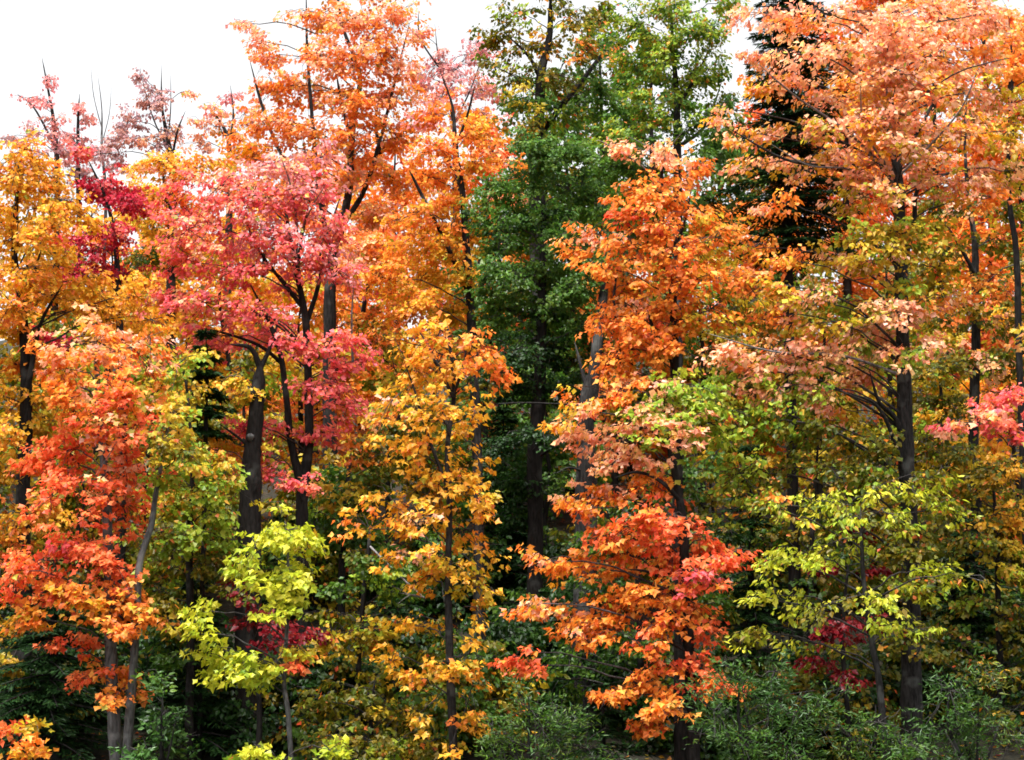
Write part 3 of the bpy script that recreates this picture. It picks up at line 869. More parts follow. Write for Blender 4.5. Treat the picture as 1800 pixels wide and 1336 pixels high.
t = Tree('maple_tree', 'golden-yellow maple with a dark trunk, crown just under the sky, beside crimson foliage', 'tree', 28.5,
         [(44, 1060, 26), (38, 900, 25), (46, 740, 22), (44, 640, 19), (38, 540, 15), (26, 440, 11), (32, 340, 7), (36, 260, 4)], 'dark')
t.limb_px([(46, 700), (60, 620), (75, 560), (110, 500)], 11, 4, -.5)
t.limb_px([(40, 540), (60, 480), (72, 440)], 9, 4, .3)
t.foliage([(42, 262, 48, 26, 'go:or'), (30, 302, 48, 30, 'go'), (92, 312, 40, 20, 'go'), (40, 352, 66, 30, 'go'), (110, 352, 58, 21, 'go'), (30, 412, 50, 26, 'go'),
           (90, 402, 58, 26, 'go:or'), (40, 472, 58, 26, 'go:or'), (110, 462, 50, 26, 'go'), (20, 532, 40, 26, 'go:or'), (80, 522, 58, 21, 'go'), (150, 542, 58, 21, 'go:or'),
           (30, 582, 58, 21, 'go:yo'), (200, 540, 58, 25, 'go'), (240, 522, 50, 21, 'go'), (262, 562, 50, 21, 'go'), (30, 642, 50, 18, 'or:go'), (40, 702, 58, 30, 'go:yo'),
           (90, 742, 50, 26, 'yo:go'), (20, 772, 40, 26, 'go'), (20, 832, 40, 26, 'go:yo'), (40, 902, 58, 20, 'go:or'), (20, 942, 40, 20, 'or:go'), (90, 892, 40, 16, 'go'),
           (40, 1112, 40, 20, 'go:yo'), (20, 1182, 30, 26, 'yo'), (-50, 380, 70, 30, 'go'), (-50, 520, 70, 30, 'go:or'), (-50, 680, 70, 30, 'go:yo'), (160, 380, 40, 18, 'go'), (160, 490, 40, 18, 'go:or')], dens=.9, puff=1.3, jy=.8)

t = Tree('red_maple_tree', 'deep crimson maple poking up behind the golden maple', 'tree', 31,
         [(215, 800, 18), (212, 600, 14), (205, 460, 10), (190, 360, 6), (150, 270, 3)], 'dark')
t.foliage([(200, 332, 58, 25, 'cr:rp'), (232, 362, 48, 18, 'cr'), (180, 402, 58, 20, 'cr:rp'), (160, 442, 48, 20, 'cr:rp'), (222, 482, 50, 14, 'cr'), (142, 262, 24, 16, 'rp:cr'),
           (160, 330, 30, 20, 'cr'), (130, 420, 30, 16, 'cr:rp'), (130, 480, 30, 12, 'cr'), (100, 600, 40, 16, 'cr'), (150, 480, 34, 14, 'cr:rp')], dens=1.15, size=.078)

t = Tree('old_tree', 'thick broken-topped dark trunk with a pale bracket fungus beside the red maple', 'tree', 27.6,
         [(438, 1060, 46), (438, 960, 42), (441, 860, 39), (446, 780, 30), (453, 700, 25), (457, 640, 22)], 'dark')
t.limb_px([(457, 645), (440, 612), (405, 605)], 12, 5, -.2)
t.limb_px([(456, 650), (475, 610), (490, 560)], 11, 4, .3)
t.limb_px([(452, 800), (420, 770), (385, 745)], 7, 3, -.3)
fp = at(440, 768, 27.40) - t.base
th = np.linspace(0, 2 * math.pi, 13)[:-1]
ring = lambda r, z: np.stack([np.cos(th) * r * 1.3, np.sin(th) * r, np.full(12, z)], 1)
Vf = np.concatenate([ring(.01, -.07), ring(.035, -.045), ring(.055, 0), ring(.05, .03), ring(.01, .06)]) + fp
i, j = np.meshgrid(np.arange(4), np.arange(12), indexing='ij')
k = (j + 1) % 12
Ff = np.stack([i * 12 + j, i * 12 + k, (i + 1) * 12 + k, (i + 1) * 12 + j], -1).reshape(-1, 4)
link('bracket_fungus', mesh_np('bracket_fungus', Vf, Ff, BARK['pale'], smooth=True), t.o, label='pale bracket fungus on dark bark')
t.foliage([(405, 660, 36, 13, 'yo:go'), (440, 690, 34, 12, 'yo:go'), (410, 780, 58, 14, 'go:or'), (362, 792, 48, 14, 'go'), (385, 650, 24, 9, 'go:yo')], dens=.9)

t = Tree('maple_tree', 'tall grey-trunked orange maple behind the pink-red maple, reaching above the skyline', 'tree', 34,
         [(574, 1080, 30), (578, 900, 28), (580, 760, 26), (579, 600, 24), (584, 470, 20), (612, 340, 15), (620, 220, 12), (632, 130, 9), (600, 40, 6), (590, -60, 3)], 'grey')
t.limb_px([(584, 470), (560, 330), (548, 200), (540, 90), (538, -20)], 11, 3, .5)
t.limb_px([(600, 400), (640, 335), (664, 260), (690, 160), (720, 40)], 11, 3, -.5)
t.limb_px([(618, 250), (600, 180), (590, 120)], 8, 3, -.4)
t.limb_px([(560, 330), (500, 280), (462, 190), (440, 110)], 9, 4, .6)
t.limb_px([(668, 270), (660, 210), (672, 160)], 8, 4, .4)
t.foliage([(560, 22, 48, 26, 'op:or'), (620, 32, 58, 30, 'op:or'), (690, 32, 58, 26, 'op:or'), (470, 102, 38, 20, 'op:or'), (480, 152, 40, 26, 'op:or'), (550, 92, 50, 26, 'op:or'),
           (620, 102, 58, 30, 'or:op'), (690, 102, 50, 30, 'op:or'), (540, 162, 50, 30, 'op:or'), (610, 172, 58, 30, 'or:op'), (690, 172, 58, 30, 'or:op'), (460, 212, 48, 26, 'or:op'),
           (530, 232, 58, 30, 'or:op'), (620, 242, 58, 30, 'or:op'), (700, 242, 58, 30, 'or:op'), (440, 262, 58, 25, 'or:go'), (510, 292, 58, 25, 'or:op'), (600, 312, 58, 26, 'op:or'),
           (690, 312, 58, 26, 'or:op'), (660, 372, 58, 26, 'op:or'), (640, 432, 50, 30, 'op:or'), (580, -40, 50, 30, 'op:or'), (660, -40, 58, 30, 'op:or'), (430, 330, 50, 24, 'op:or'), (640, 560, 40, 24, 'or:ol'),
           (650, 480, 40, 24, 'or:rp'), (430, 40, 22, 12, 'op:pk'), (455, 70, 22, 12, 'op')],
          spray=False, dens=1.25, jy=1.2, size=.085)
t.finish()

t = Tree('maple_tree', 'orange-gold maple between the tall orange maple and the dark green tree', 'tree', 32,
         [(842, 960, 20), (836, 720, 18), (826, 520, 16), (818, 410, 13), (812, 330, 11), (800, 260, 9), (796, 190, 5), (774, 125, 2)], 'dark')
t.limb_px([(812, 330), (790, 290), (770, 250)], 9, 4, .3)
t.limb_px([(800, 262), (822, 200), (835, 150)], 6, 3, -.3)
t.limb_px([(826, 520), (780, 420), (735, 330), (720, 300)], 10, 4, -.3)
t.foliage([(760, 202, 48, 25, 'or:pk'), (770, 262, 50, 26, 'or'), (830, 232, 38, 24, 'or:go'), (760, 312, 50, 26, 'or'), (832, 290, 48, 20, 'or:go'), (740, 372, 58, 26, 'or:go'),
           (800, 352, 50, 21, 'go:or'), (700, 432, 58, 26, 'or:go'), (770, 422, 50, 26, 'go:or'), (820, 402, 38, 26, 'go'), (680, 492, 58, 26, 'or:go'), (750, 482, 58, 26, 'go'),
           (812, 482, 38, 20, 'go:yo'), (720, 542, 58, 21, 'go:or'), (790, 542, 50, 18, 'go:yo'), (660, 590, 40, 24, 'ol:or'), (850, 620, 40, 18, 'or:ro')],
          spray=False, dens=1.25, jy=.8, size=.08)
t.finish()

t = Tree('green_tree', 'dense dark green tree filling the gap between the orange maples', 'tree', 30.5,
         [(940, 1080, 30), (941, 940, 28), (940, 800, 27), (948, 690, 24), (952, 560, 18), (955, 420, 12), (955, 290, 6)], 'dark')
t.limb_px([(942, 806), (975, 785), (1002, 768)], 6, 3, -.6)
t.foliage([(950, 302, 66, 36, 'mg:gr'), (890, 332, 48, 36, 'mg:gr'), (1020, 332, 58, 45, 'mg:dg'), (870, 402, 45, 36, 'mg:dg'), (940, 392, 66, 40, 'mg:dg'), (1010, 422, 58, 36, 'gr:mg'),
           (880, 472, 48, 36, 'gr:mg'), (950, 472, 66, 40, 'gr:mg'), (1020, 502, 48, 40, 'gr:mg'), (890, 542, 48, 30, 'gr:mg'), (960, 552, 66, 40, 'mg:dg'), (1030, 582, 45, 36, 'mg:dg'), (900, 612, 48, 30, 'dg'),
           (970, 622, 58, 36, 'dg'), (870, 662, 45, 20, 'dg:ol'), (925, 682, 45, 20, 'dg'), (1000, 675, 40, 22, 'dg'), (920, 832, 66, 36, 'dg'), (900, 902, 38, 26, 'dg'), (960, 762, 50, 20, 'dg'),
           (880, 782, 46, 26, 'dg'), (1010, 260, 56, 26, 'mg:gr'), (930, 250, 40, 20, 'mg')], dens=1.3, size=.066, per=15, jy=.9)

t = Tree('dead_tree', 'grey broken trunk with peeling bark and bare stubs between dark green tree and orange boughs', 'tree', 29,
         [(1028, 1080, 42), (1030, 940, 40), (1031, 830, 38), (1030, 740, 30), (1034, 660, 22)], 'grey')
t.limb_px([(1036, 740), (1048, 620), (1058, 540), (1064, 480), (1070, 430)], 24, 12, .8)
t.limb_px([(1030, 830), (1000, 822), (978, 832)], 5, 2, -.5)
t.limb_px([(1028, 712), (980, 710), (920, 708), (868, 710)], 3.5, 2, -.7)
t.limb_px([(1034, 690), (1020, 640), (1010, 600)], 9, 3, .2)

t = Tree('maple_tree', 'olive-green maple with a bent dark trunk standing high against the white sky', 'tree', 36,
         [(945, 560, 26), (942, 400, 25), (941, 270, 24), (948, 200, 20), (951, 130, 17), (966, 60, 12), (968, -20, 7)], 'dark')
t.limb_px([(950, 140), (930, 100), (890, 60)], 9, 3, -.4)
t.limb_px([(945, 240), (1000, 170), (1040, 120), (1065, 85)], 13, 6, .4)
t.limb_px([(942, 270), (925, 235), (920, 205)], 8, 3, -.3)
t.foliage([(900, 22, 48, 20, 'ol:lg'), (868, 62, 38, 20, 'ol'), (930, 82, 58, 25, 'ol:go'), (1000, 32, 58, 20, 'ol:yo'), (900, 132, 38, 20, 'ol:lg'), (980, 132, 50, 25, 'ol'), (1040, 82, 50, 25, 'ol:or'),
           (920, 172, 46, 18, 'gr:yo'), (920, 222, 44, 20, 'ol:yo'), (1000, 202, 58, 30, 'lg:mg'), (1060, 162, 50, 36, 'mg'), (960, -30, 60, 25, 'ol'), (1050, 20, 50, 25, 'ol:lg'), (850, 110, 20, 12, 'ol')],
          spray=False, dens=1.0, jy=1.0, size=.1)
t.finish()

t = Tree('green_tree', 'feathery light green tree beside the dark spruce, thin branches against bright sky', 'tree', 33,
         [(1190, 640, 22), (1192, 420, 18), (1190, 200, 13), (1186, 130, 9), (1180, 40, 5), (1176, -20, 3)], 'grey')
t.limb_px([(1190, 190), (1220, 140), (1245, 90)], 8, 3, -.4)
t.limb_px([(1190, 260), (1240, 220), (1270, 140)], 8, 3, .4)
t.foliage([(1120, 42, 58, 36, 'lg:mg'), (1180, 82, 58, 36, 'lg:mg'), (1240, 52, 46, 32, 'lg:mg'), (1120, 112, 48, 30, 'lg:mg'), (1200, 152, 48, 36, 'lg:mg'), (1246, 122, 36, 24, 'lg:mg'), (1140, 182, 48, 30, 'lg:mg'),
           (1232, 212, 48, 30, 'gr:lg'), (1100, 232, 48, 26, 'lg:mg'), (1250, 282, 40, 36, 'gr:mg'), (1080, 292, 48, 26, 'mg:gr'), (1180, 10, 58, 26, 'lg:mg'), (1250, 350, 40, 30, 'dg:or'), (1270, 5, 30, 20, 'lg'), (1275, 190, 30, 24, 'mg:ol'), (1262, 250, 34, 24, 'mg')],
          spray=False, dens=1.3, jy=.9, size=.075, per=15)
t.finish()

conifer('spruce_tree', 'tall dark spruce rising behind the peach-orange maple boughs', 28.9, 1385, -190, 450, 150, dens=2.0)
conifer('fir_tree', 'narrow dark young fir between the thick broken trunk and golden leaves', 27.3, 362, 575, 775, 60, dens=2.2)
conifer('hemlock_tree', 'dark hemlock in deep shade behind the twin pale trunks', 27.0, 95, 985, 1345, 200, dens=1.3)
conifer('hemlock_tree', 'low dark hemlock in shade between twin trunks and yellow sapling', 27.6, 345, 1010, 1345, 160, dens=1.2)
conifer('fir_tree', 'dark fir behind the green lower leaves of the big maple', 29.5, 1320, 770, 1200, 130, dens=.9)
conifer('fir_tree', 'small dark fir at the foot of the fiery orange maple', 25.8, 1060, 1215, 1345, 90, dens=.9)
conifer('fir_tree', 'dark fir in shade to the far side of the big mossy trunk', 29.5, 1700, 900, 1300, 150, dens=.9)
conifer('fir_tree', 'dark fir deep in the black gap beside the bare dark trunk', 33.5, 885, 690, 1180, 110, dens=1.2)
conifer('fir_tree', 'dark fir in the gap behind the thick broken trunk and yellow sapling', 31.5, 500, 900, 1250, 120, dens=1.2)
conifer('hemlock_tree', 'dark hemlock behind the thin golden maple', 29, 700, 1000, 1340, 150, dens=.8)

# ------------------------------------------------------------------ understorey between the rows
t = Tree('maple_tree', 'lime-green young maple beside the thick broken trunk', 'tree', 26.8,
         [(335, 1100, 14), (332, 960, 12), (340, 820, 9), (330, 700, 5), (318, 620, 3)], 'dark')
t.foliage([(310, 642, 48, 34, 'yo:lg'), (330, 692, 38, 21, 'yo'), (370, 852, 76, 34, 'lg:yo'), (300, 882, 58, 34, 'lg:yo'), (340, 932, 58, 25, 'lg:ol'), (378, 902, 42, 34, 'lg'), (345, 800, 40, 22, 'lg:yo'), (390, 945, 36, 20, 'lg'),
           (310, 832, 50, 24, 'lg'), (300, 1000, 50, 20, 'ol:lg'), (380, 985, 50, 18, 'ol'), (260, 930, 40, 20, 'ol:lg'), (310, 1120, 40, 18, 'ol:gr'), (300, 1160, 40, 18, 'gr'), (270, 1040, 40, 14, 'ol')], dens=1.0, jy=.6)
t = Tree('maple_tree', 'green young maple with a touch of gold behind the red maple fork', 'tree', 30,
         [(600, 1100, 14), (602, 960, 12), (610, 860, 9), (618, 790, 4)], 'dark')
t.foliage([(590, 862, 58, 26, 'yo:gr'), (622, 882, 50, 34, 'gr'), (652, 850, 48, 34, 'gr:ol'), (600, 832, 40, 20, 'gr'), (640, 792, 46, 24, 'ol:or'), (560, 900, 40, 22, 'gr:lg'), (640, 940, 50, 24, 'gr'), (700, 800, 40, 30, 'ol:gr'), (590, 950, 40, 22, 'gr')], dens=1.0)
t = Tree('maple_tree', 'green maple sapling with a thin dark forked stem behind the golden maple', 'tree', 27,
         [(632, 1140, 9), (640, 1040, 9), (648, 970, 8), (650, 930, 5)], 'dark')
for tip in ((690, 1030), (700, 1042), (712, 1052), (698, 1062)):
    t.limb_px([(745, 1050), (722, 1046), tip], 3, 1, -.8, 'ash')
t.limb_px([(650, 960), (700, 1010), (746, 1051)], 4, 3, -.8, 'ash')
t.foliage([(682, 1000, 58, 21, 'gr:lg'), (640, 985, 40, 18, 'gr:ol'), (702, 1036, 46, 17, 'gr:lg'), (610, 1112, 66, 20, 'yo:lg'), (652, 1122, 58, 18, 'yo'), (600, 1082, 58, 16, 'ol'), (560, 1132, 40, 16, 'yo:ol'), (600, 1040, 40, 14, 'gr')], dens=1.0)
t = Tree('maple_sapling', 'olive-green sapling thicket at the foot of the golden maple', 'tree', 25.9,
         [(655, 1330, 9), (652, 1260, 8), (660, 1190, 4)], 'dark')
t.foliage([(640, 1212, 66, 32, 'ol'), (702, 1256, 58, 34, 'ol:yo'), (620, 1290, 58, 34, 'ol'), (752, 1306, 50, 26, 'ol:yo'), (682, 1312, 58, 30, 'ol:lg'), (570, 1230, 40, 26, 'ol'), (560, 1300, 40, 24, 'ol:gr')], dens=.85)
t = Tree('maple_tree', 'grey-trunked understorey tree standing in the dark gap beside the golden maple', 'tree', 27.8,
         [(848, 1290, 19), (846, 1120, 18), (843, 960, 17), (841, 820, 15), (838, 700, 10), (836, 620, 5)], 'grey')
t.foliage([(850, 880, 30, 14, 'yo:or'), (862, 1130, 30, 12, 'ol'), (880, 1190, 40, 20, 'gr:ol'), (820, 1200, 36, 16, 'ol'), (800, 760, 34, 18, 'go:ol'), (870, 1040, 24, 10, 'ol:go'), (770, 960, 40, 20, 'gr'), (820, 640, 34, 16, 'or:go')], dens=.9)
t = Tree('maple_tree', 'olive and orange maple with grey trunk beyond the big mossy maple', 'tree', 31,
         [(1712, 760, 18), (1714, 600, 16), (1716, 500, 14), (1712, 420, 11), (1702, 350, 8), (1695, 250, 5), (1700, 150, 3)], 'grey')
t.limb_px([(1713, 480), (1680, 420), (1650, 380)], 8, 3, -.3)
t.foliage([(1742, 422, 56, 26, 'ol:or'), (1662, 442, 46, 22, 'ol:yo'), (1752, 502, 50, 30, 'or:ol'), (1702, 542, 50, 20, 'yo:ol'), (1775, 562, 36, 26, 'ol:op'), (1652, 642, 58, 26, 'ol:yo'), (1722, 622, 58, 26, 'ol:op'), (1785, 640, 40, 30, 'ol'),
           (1662, 702, 58, 26, 'ol'), (1690, 360, 40, 22, 'ol:op'), (1770, 370, 40, 22, 'ol:yo'), (1700, 200, 50, 24, 'op:ol'), (1650, 560, 40, 18, 'ol'), (1640, 350, 40, 20, 'ol'), (1850, 450, 50, 30, 'ol:or')], dens=1.0, jy=.8)
t = Tree('maple_tree', 'dark slim-trunked orange maple beyond the peach boughs, upper corner of the wood', 'tree', 29.5,
         [(1790, 600, 12), (1787, 450, 11), (1774, 345, 9), (1774, 240, 7), (1780, 130, 5), (1772, 30, 3)], 'dark')
t.foliage([(1790, 60, 50, 26, 'or:op'), (1740, 130, 44, 22, 'or:yo'), (1800, 200, 44, 26, 'yo:or'), (1780, 290, 40, 22, 'ol:or'), (1850, 120, 50, 30, 'or'), (1850, 260, 50, 30, 'or:yo'), (1730, 30, 50, 24, 'op:or')], dens=.9)
t = Tree('maple_tree', 'golden-olive understorey maple behind the layered yellow-green sapling', 'tree', 28,
         [(1760, 1260, 13), (1756, 1100, 11), (1750, 950, 8), (1745, 800, 4)], 'dark')
t.foliage([(1702, 802, 58, 26, 'ol:yo'), (1772, 832, 48, 34, 'ol:go'), (1752, 902, 58, 25, 'go:ol'), (1700, 862, 48, 22, 'yo:ol'), (1762, 962, 48, 22, 'yo:lg'), (1780, 1002, 30, 20, 'yg:yo'), (1652, 782, 48, 24, 'ol'), (1690, 950, 46, 20, 'ol'),
           (1720, 1060, 46, 20, 'ol:lg'), (1785, 1090, 36, 26, 'ol'), (1690, 1130, 50, 26, 'ol:gr'), (1780, 1170, 40, 26, 'gr:ol'), (1850, 900, 60, 34, 'ol:go'), (1850, 1050, 60, 34, 'ol')], dens=.9)
t = Tree('maple_tree', 'deep-green understorey maple behind the fiery orange boughs', 'tree', 28.2,
         [(1130, 1300, 14), (1126, 1150, 12), (1120, 1000, 9), (1100, 880, 4)], 'dark')
t.foliage([(1060, 1020, 50, 22, 'gr:dg'), (1100, 890, 50, 20, 'gr:ol'), (1000, 1150, 40, 20, 'gr'), (1070, 1160, 56, 24, 'gr:dg'), (1150, 1130, 50, 20, 'gr'), (1040, 950, 40, 18, 'gr:ol'), (1260, 1060, 40, 22, 'gr:ol'), (1290, 1130, 44, 20, 'ol'), (1000, 1210, 44, 20, 'gr:dg'), (920, 1200, 36, 18, 'gr'), (1280, 930, 36, 24, 'dg:ol')], dens=.9)
t = Tree('maple_tree', 'olive-green understorey maple under the big maple long limb', 'tree', 28.6,
         [(1420, 1250, 12), (1424, 1080, 10), (1430, 900, 8), (1440, 760, 4)], 'dark')
t.foliage([(1400, 640, 50, 24, 'ol:or'), (1480, 700, 46, 22, 'ol:yo'), (1650, 860, 40, 22, 'ol'), (1400, 760, 50, 22, 'ol:gr'), (1490, 780, 46, 22, 'ol:yo'), (1370, 940, 50, 22, 'ol:gr'), (1460, 1010, 56, 22, 'ol:gr'), (1560, 990, 56, 22, 'ol'), (1380, 1180, 50, 22, 'ol'),
           (1500, 1150, 50, 18, 'ol'), (1560, 1180, 50, 22, 'ol:gr'), (1620, 1150, 46, 22, 'ol:yo'), (1340, 590, 40, 20, 'ol:or'), (1300, 480, 40, 26, 'or:ol')], dens=.85)

# ------------------------------------------------------------------ skyline trees up the slope
t = Tree('bare_topped_tree', 'thin half-bare pinkish tree with spiky leaders against white sky', 'tree', 42,
         [(100, 420, 12), (100, 300, 10), (95, 220, 7), (82, 140, 3), (74, 100, 1)], 'grey')
t.limb_px([(98, 260), (60, 190), (30, 165)], 5, 2, .3)
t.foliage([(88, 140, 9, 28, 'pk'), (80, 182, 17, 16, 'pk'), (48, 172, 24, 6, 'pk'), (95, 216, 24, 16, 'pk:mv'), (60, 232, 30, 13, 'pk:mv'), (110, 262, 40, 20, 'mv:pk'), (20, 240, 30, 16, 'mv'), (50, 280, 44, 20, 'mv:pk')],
          spray=False, dens=.7, size=.085, jy=.6)
t.finish()
t = Tree('bare_topped_tree', 'slim pinkish tree with two leafy spikes beside the half-bare pink tree', 'tree', 43,
         [(138, 420, 9), (137, 300, 8), (137, 210, 5), (140, 165, 2)], 'grey')
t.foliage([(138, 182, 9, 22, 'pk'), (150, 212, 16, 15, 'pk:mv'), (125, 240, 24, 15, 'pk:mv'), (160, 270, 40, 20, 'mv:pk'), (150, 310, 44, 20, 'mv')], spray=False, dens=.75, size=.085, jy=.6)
t.finish()
t = Tree('bare_topped_tree', 'brownish-mauve tree with bare forked limbs on the skyline', 'tree', 41,
         [(302, 420, 16), (303, 300, 13), (297, 260, 10), (286, 190, 4), (284, 115, 1)], 'grey')
t.limb_px([(303, 275), (312, 230), (326, 195)], 5, 2, -.2)
t.limb_px([(297, 262), (270, 210), (246, 125)], 4, 1.5, .3)
t.limb_px([(295, 250), (300, 190), (300, 130)], 3, 1, -.2)
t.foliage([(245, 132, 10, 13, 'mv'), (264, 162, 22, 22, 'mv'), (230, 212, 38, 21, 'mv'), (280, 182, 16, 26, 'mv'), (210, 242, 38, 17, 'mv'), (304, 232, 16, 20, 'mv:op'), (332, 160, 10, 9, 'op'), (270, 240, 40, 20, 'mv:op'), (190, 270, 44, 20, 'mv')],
          spray=False, dens=.8, size=.085, jy=.6)
t.finish()
t = Tree('bare_topped_tree', 'leafless pale pole tree with a few twigs on the skyline', 'tree', 44,
         [(185, 360, 6), (180, 260, 5), (178, 190, 2), (172, 130, .8)], 'pale')
t.limb_px([(180, 250), (192, 200), (196, 150)], 2, .8, .2)
t.limb_px([(180, 230), (165, 170), (160, 120)], 2, .8, -.2)
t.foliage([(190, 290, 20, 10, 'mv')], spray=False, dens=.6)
t.finish()
t = Tree('maple_tree', 'small thin peach-leaved tree with see-through crown on the skyline', 'tree', 40,
         [(402, 420, 13), (404, 300, 11), (400, 240, 7), (375, 195, 3)], 'grey')
t.limb_px([(403, 260), (410, 200), (405, 150)], 5, 2, .2)
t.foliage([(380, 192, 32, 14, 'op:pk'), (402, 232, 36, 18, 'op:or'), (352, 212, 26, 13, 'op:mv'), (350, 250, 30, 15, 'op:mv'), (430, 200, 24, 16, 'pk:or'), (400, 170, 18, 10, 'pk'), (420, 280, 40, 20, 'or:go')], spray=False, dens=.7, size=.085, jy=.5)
t.finish()
t = Tree('maple_tree', 'honey-gold maple filling the skyline dip behind the crimson maple', 'tree', 36,
         [(300, 700, 18), (302, 500, 15), (296, 380, 10), (285, 290, 5)], 'dark')
t.foliage([(270, 292, 56, 24, 'go:op'), (292, 282, 46, 20, 'go'), (330, 300, 46, 22, 'or:go'), (250, 340, 46, 24, 'go:or'), (310, 350, 50, 26, 'or:go'), (270, 400, 56, 26, 'go:yo'), (330, 420, 50, 24, 'or:go'), (250, 450, 44, 24, 'ol:gr'), (300, 470, 50, 24, 'yo:ol'), (380, 290, 44, 20, 'go:or')], spray=False, dens=.95, jy=.8)
t.finish()
t = Tree('maple_tree', 'rosy-mauve maple with a hazy crown between tall orange maple and olive maple', 'tree', 43,
         [(800, 420, 16), (802, 300, 14), (795, 200, 6), (772, 110, 3), (764, 40, 1)], 'grey')
t.limb_px([(798, 220), (830, 150), (850, 90)], 4, 1.5, .3)
t.limb_px([(780, 130), (740, 70), (735, 20)], 4, 2, -.2)
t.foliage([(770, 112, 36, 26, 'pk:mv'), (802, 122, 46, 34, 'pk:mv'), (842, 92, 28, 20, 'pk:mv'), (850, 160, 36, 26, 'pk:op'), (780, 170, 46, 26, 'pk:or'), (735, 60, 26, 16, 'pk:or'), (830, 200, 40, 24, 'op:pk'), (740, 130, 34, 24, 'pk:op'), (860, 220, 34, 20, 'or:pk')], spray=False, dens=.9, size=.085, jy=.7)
t.finish()

# ------------------------------------------------------------------ look-alike trees deep in the wood
KINDS = {
    'gold': ('golden-yellow maple', ['go:or', 'go', 'yo:go', 'or:go'], 'golden maples deep in the wood'),
    'olive': ('olive-green maple', ['ol:yo', 'yo:ol', 'yo:lg', 'lg:ol', 'ol'], 'olive maples deep in the wood'),
    'orange': ('orange maple', ['or', 'or:op', 'or:go', 'ro:or'], 'orange maples deep in the wood'),
    'green': ('plain green tree', ['mg', 'gr:mg', 'gr', 'ol:mg'], 'green trees deep in the wood'),
}
for kind, x, top, Y, w, where in [
        ('gold', -130, 330, 33, 260, 'edging the wood beyond the dark-trunked golden maple'),
        ('olive', 80, 560, 33, 240, 'low behind the golden maple with the dark trunk'),
        ('gold', 190, 470, 35, 260, 'right behind the crimson maple'),
        ('olive', 270, 600, 32.5, 220, 'between the crimson maple and the narrow young fir'),
        ('gold', 400, 420, 37, 260, 'behind the pink-red crown'),
        ('olive', 430, 620, 33, 220, 'behind the thick broken trunk'),
        ('gold', 540, 470, 38, 260, 'behind the forked trunk of the pink-red maple'),
        ('orange', 640, 330, 39, 260, 'behind the tall orange maple'),
        ('olive', 690, 620, 33, 240, 'behind the thin-stemmed golden maple'),
        ('gold', 760, 400, 38, 240, 'behind the orange-gold maple'),
        ('olive', 560, 800, 31.5, 200, 'low behind the forked red maple trunk'),
        ('olive', 150, 800, 31, 200, 'low behind the pale-trunked red-orange maple'),
        ('green', 880, 330, 38, 240, 'behind the dense dark green tree'),
        ('green', 1000, 210, 39, 260, 'above the dense dark green tree'),
        ('green', 1110, 330, 37, 240, 'below the feathery tree'),
        ('green', 960, 640, 34, 200, 'low in the dark gap'),
        ('olive', 1230, 420, 36, 240, 'behind the stepped orange maple'),
        ('green', 1270, 200, 40, 240, 'near the spruce'),
        ('orange', 1320, 360, 38, 240, 'behind the tall spruce'),
        ('olive', 1430, 480, 34, 260, 'behind the big maple long limb'),
        ('orange', 1480, 30, 40, 280, 'seen through the peach boughs beside the spruce'),
        ('olive', 1560, 430, 37, 240, 'behind the big mossy trunk'),
        ('orange', 1640, 0, 41, 280, 'seen through the peach boughs above the mossy trunk'),
        ('olive', 1660, 560, 34, 260, 'behind the grey-trunked olive and orange maple'),
        ('gold', 1780, 620, 33, 240, 'behind the coral-pink boughs'),
        ('orange', 1780, 20, 40, 280, 'behind the slim dark-trunked orange maple'),
        ('olive', 1820, 380, 36, 260, 'between the slim dark trunk and the coral-pink boughs'),
        ('olive', 1500, 760, 32, 220, 'low behind the layered yellow-green sapling'),
        ('olive', 1260, 760, 33, 220, 'low between the fiery orange maple and the dark fir'),
        ('olive', 1700, 820, 31.5, 220, 'low behind the golden-olive understorey maple'),
        ('gold', 1950, 300, 34, 300, 'edging the wood beyond the coral-pink maple'),
        ('gold', -220, 250, 38, 320, 'at the sky edge past the pinkish trees'),
        ('orange', 1380, 90, 45, 260, 'high on the slope behind the spruce top'),
        ('green', 1150, 60, 44, 260, 'upslope behind the feathery green tree'),
        ('orange', 560, 260, 45, 280, 'high on the slope behind the pink-red crown'),
        ('gold', 60, 380, 42, 300, 'high on the slope behind the half-bare pink tree'),
        ('orange', 850, 190, 41, 240, 'high on the slope behind the orange-gold maple'),
        ('gold', 330, 400, 44, 260, 'high on the slope behind the honey-gold maple'),
        ('green', 860, 470, 35, 180, 'squeezed beside the dense dark green tree'),
        ('orange', 1080, 420, 36, 200, 'behind the grey broken trunk'),
        ('gold', 460, 330, 48, 240, 'upslope between the peach skyline tree and the pink-red crown'),
        ('orange', 700, 230, 48, 260, 'upslope behind the tall orange maple'),
        ('olive', 130, 420, 48, 260, 'upslope behind the crimson maple'),
        ('gold', 250, 330, 49, 240, 'upslope below the mauve skyline tree'),
        ('green', 960, 130, 48, 260, 'upslope behind the olive-green maple'),
        ('green', 1050, 40, 47, 240, 'upslope beside the feathery tree'),
        ('orange', 1560, -60, 48, 300, 'upslope behind the big mossy maple top'),
        ('orange', 1720, -60, 48, 300, 'upslope behind the slim dark trunk'),
        ('olive', 1960, 640, 29.5, 240, 'edging the wood under the coral-pink maple'),
        ('olive', 2080, 420, 34, 280, 'outermost past the coral-pink maple'),
        ('orange', 2100, 120, 42, 300, 'outermost upslope past the slim dark trunk'),
        ('olive', -130, 620, 29.5, 240, 'edging the wood under the dark-trunked golden maple'),
        ('gold', -330, 380, 34, 280, 'outermost past the dark-trunked golden maple'),
        ('orange', 200, 400, 46, 260, 'high on the slope behind the mauve skyline tree')]:
    lb, pals, gp = KINDS[kind]
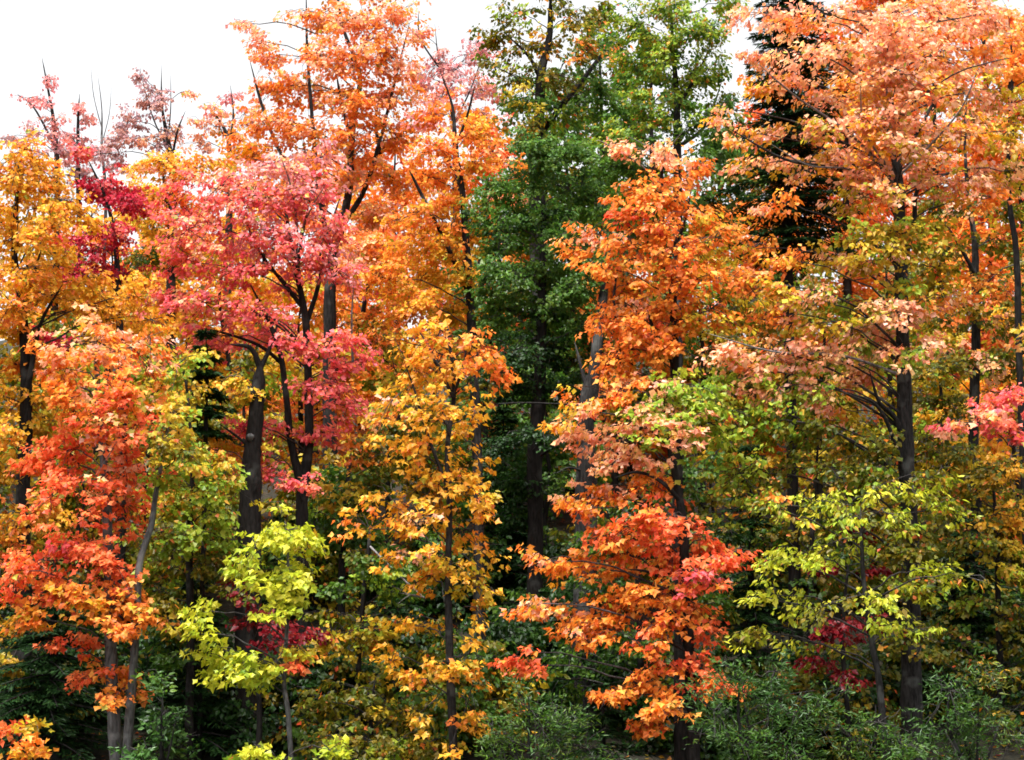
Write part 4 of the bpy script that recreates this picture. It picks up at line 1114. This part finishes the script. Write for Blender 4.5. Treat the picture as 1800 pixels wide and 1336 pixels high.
    if kind == 'olive' and top >= 740:
        pals = ['ol', 'ol:yo', 'gr:ol']
    wood_tree(('green_tree' if kind == 'green' else 'maple_tree'), lb + ' deep in the wood ' + where, x, top, Y, w, pals, 'dark', gp, low=.14, dens=.8, size=.11 if Y < 38 else .13)

# ------------------------------------------------------------------ dim bushes on the shaded floor
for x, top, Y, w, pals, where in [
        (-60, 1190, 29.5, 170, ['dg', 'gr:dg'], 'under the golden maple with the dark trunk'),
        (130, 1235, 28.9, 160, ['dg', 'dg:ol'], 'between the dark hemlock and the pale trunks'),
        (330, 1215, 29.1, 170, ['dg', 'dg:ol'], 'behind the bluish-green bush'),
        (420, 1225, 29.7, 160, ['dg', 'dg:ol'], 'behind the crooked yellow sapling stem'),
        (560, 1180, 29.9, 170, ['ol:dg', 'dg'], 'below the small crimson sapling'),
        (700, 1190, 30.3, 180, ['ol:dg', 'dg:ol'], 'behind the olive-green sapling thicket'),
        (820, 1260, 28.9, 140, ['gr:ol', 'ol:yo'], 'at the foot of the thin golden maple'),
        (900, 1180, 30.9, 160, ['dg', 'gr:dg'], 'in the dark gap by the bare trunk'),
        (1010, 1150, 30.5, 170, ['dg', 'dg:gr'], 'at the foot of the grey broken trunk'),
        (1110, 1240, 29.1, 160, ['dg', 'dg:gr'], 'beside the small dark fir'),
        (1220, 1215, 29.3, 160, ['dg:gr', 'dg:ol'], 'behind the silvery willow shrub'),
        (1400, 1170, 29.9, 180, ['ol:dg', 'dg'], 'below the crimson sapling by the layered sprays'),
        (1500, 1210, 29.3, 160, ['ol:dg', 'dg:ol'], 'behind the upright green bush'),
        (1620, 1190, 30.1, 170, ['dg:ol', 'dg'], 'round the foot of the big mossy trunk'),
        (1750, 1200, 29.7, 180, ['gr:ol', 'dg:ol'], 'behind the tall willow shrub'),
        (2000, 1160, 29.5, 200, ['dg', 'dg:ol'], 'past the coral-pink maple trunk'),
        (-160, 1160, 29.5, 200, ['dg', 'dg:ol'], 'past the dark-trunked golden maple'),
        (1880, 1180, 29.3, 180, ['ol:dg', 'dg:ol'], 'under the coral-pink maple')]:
    Y = Y if int(x) % 4 else Y - 1.8
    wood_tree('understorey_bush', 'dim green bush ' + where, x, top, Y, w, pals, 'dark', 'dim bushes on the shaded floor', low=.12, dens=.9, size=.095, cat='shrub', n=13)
for x, top, Y, w, pals, where in [
        (30, 930, 32.0, 220, ['ol', 'dg:ol'], 'below the dark-trunked golden maple'),
        (230, 960, 32.4, 220, ['ol:gr', 'ol'], 'behind the slender leaning maple'),
        (560, 960, 32.6, 220, ['ol:gr', 'gr'], 'behind the forked red maple trunk'),
        (760, 960, 33.0, 220, ['dg:ol', 'gr'], 'behind the thin golden maple stem'),
        (930, 1000, 33.6, 220, ['dg', 'dg:gr'], 'deep in the black gap'),
        (1080, 930, 33.0, 220, ['dg:ol', 'ol'], 'behind the grey broken trunk'),
        (1260, 930, 32.4, 220, ['ol', 'dg:ol'], 'behind the fiery orange maple'),
        (1440, 940, 32.4, 220, ['ol:dg', 'ol'], 'behind the layered yellow-green sprays'),
        (1620, 950, 32.6, 220, ['ol', 'ol:dg'], 'beyond the big mossy trunk'),
        (1800, 950, 32.4, 240, ['ol:dg', 'ol'], 'beyond the golden-olive understorey maple')]:
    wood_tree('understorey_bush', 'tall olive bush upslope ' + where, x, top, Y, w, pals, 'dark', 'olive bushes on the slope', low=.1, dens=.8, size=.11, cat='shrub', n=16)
print('LEAVES', STATS['leaf'])
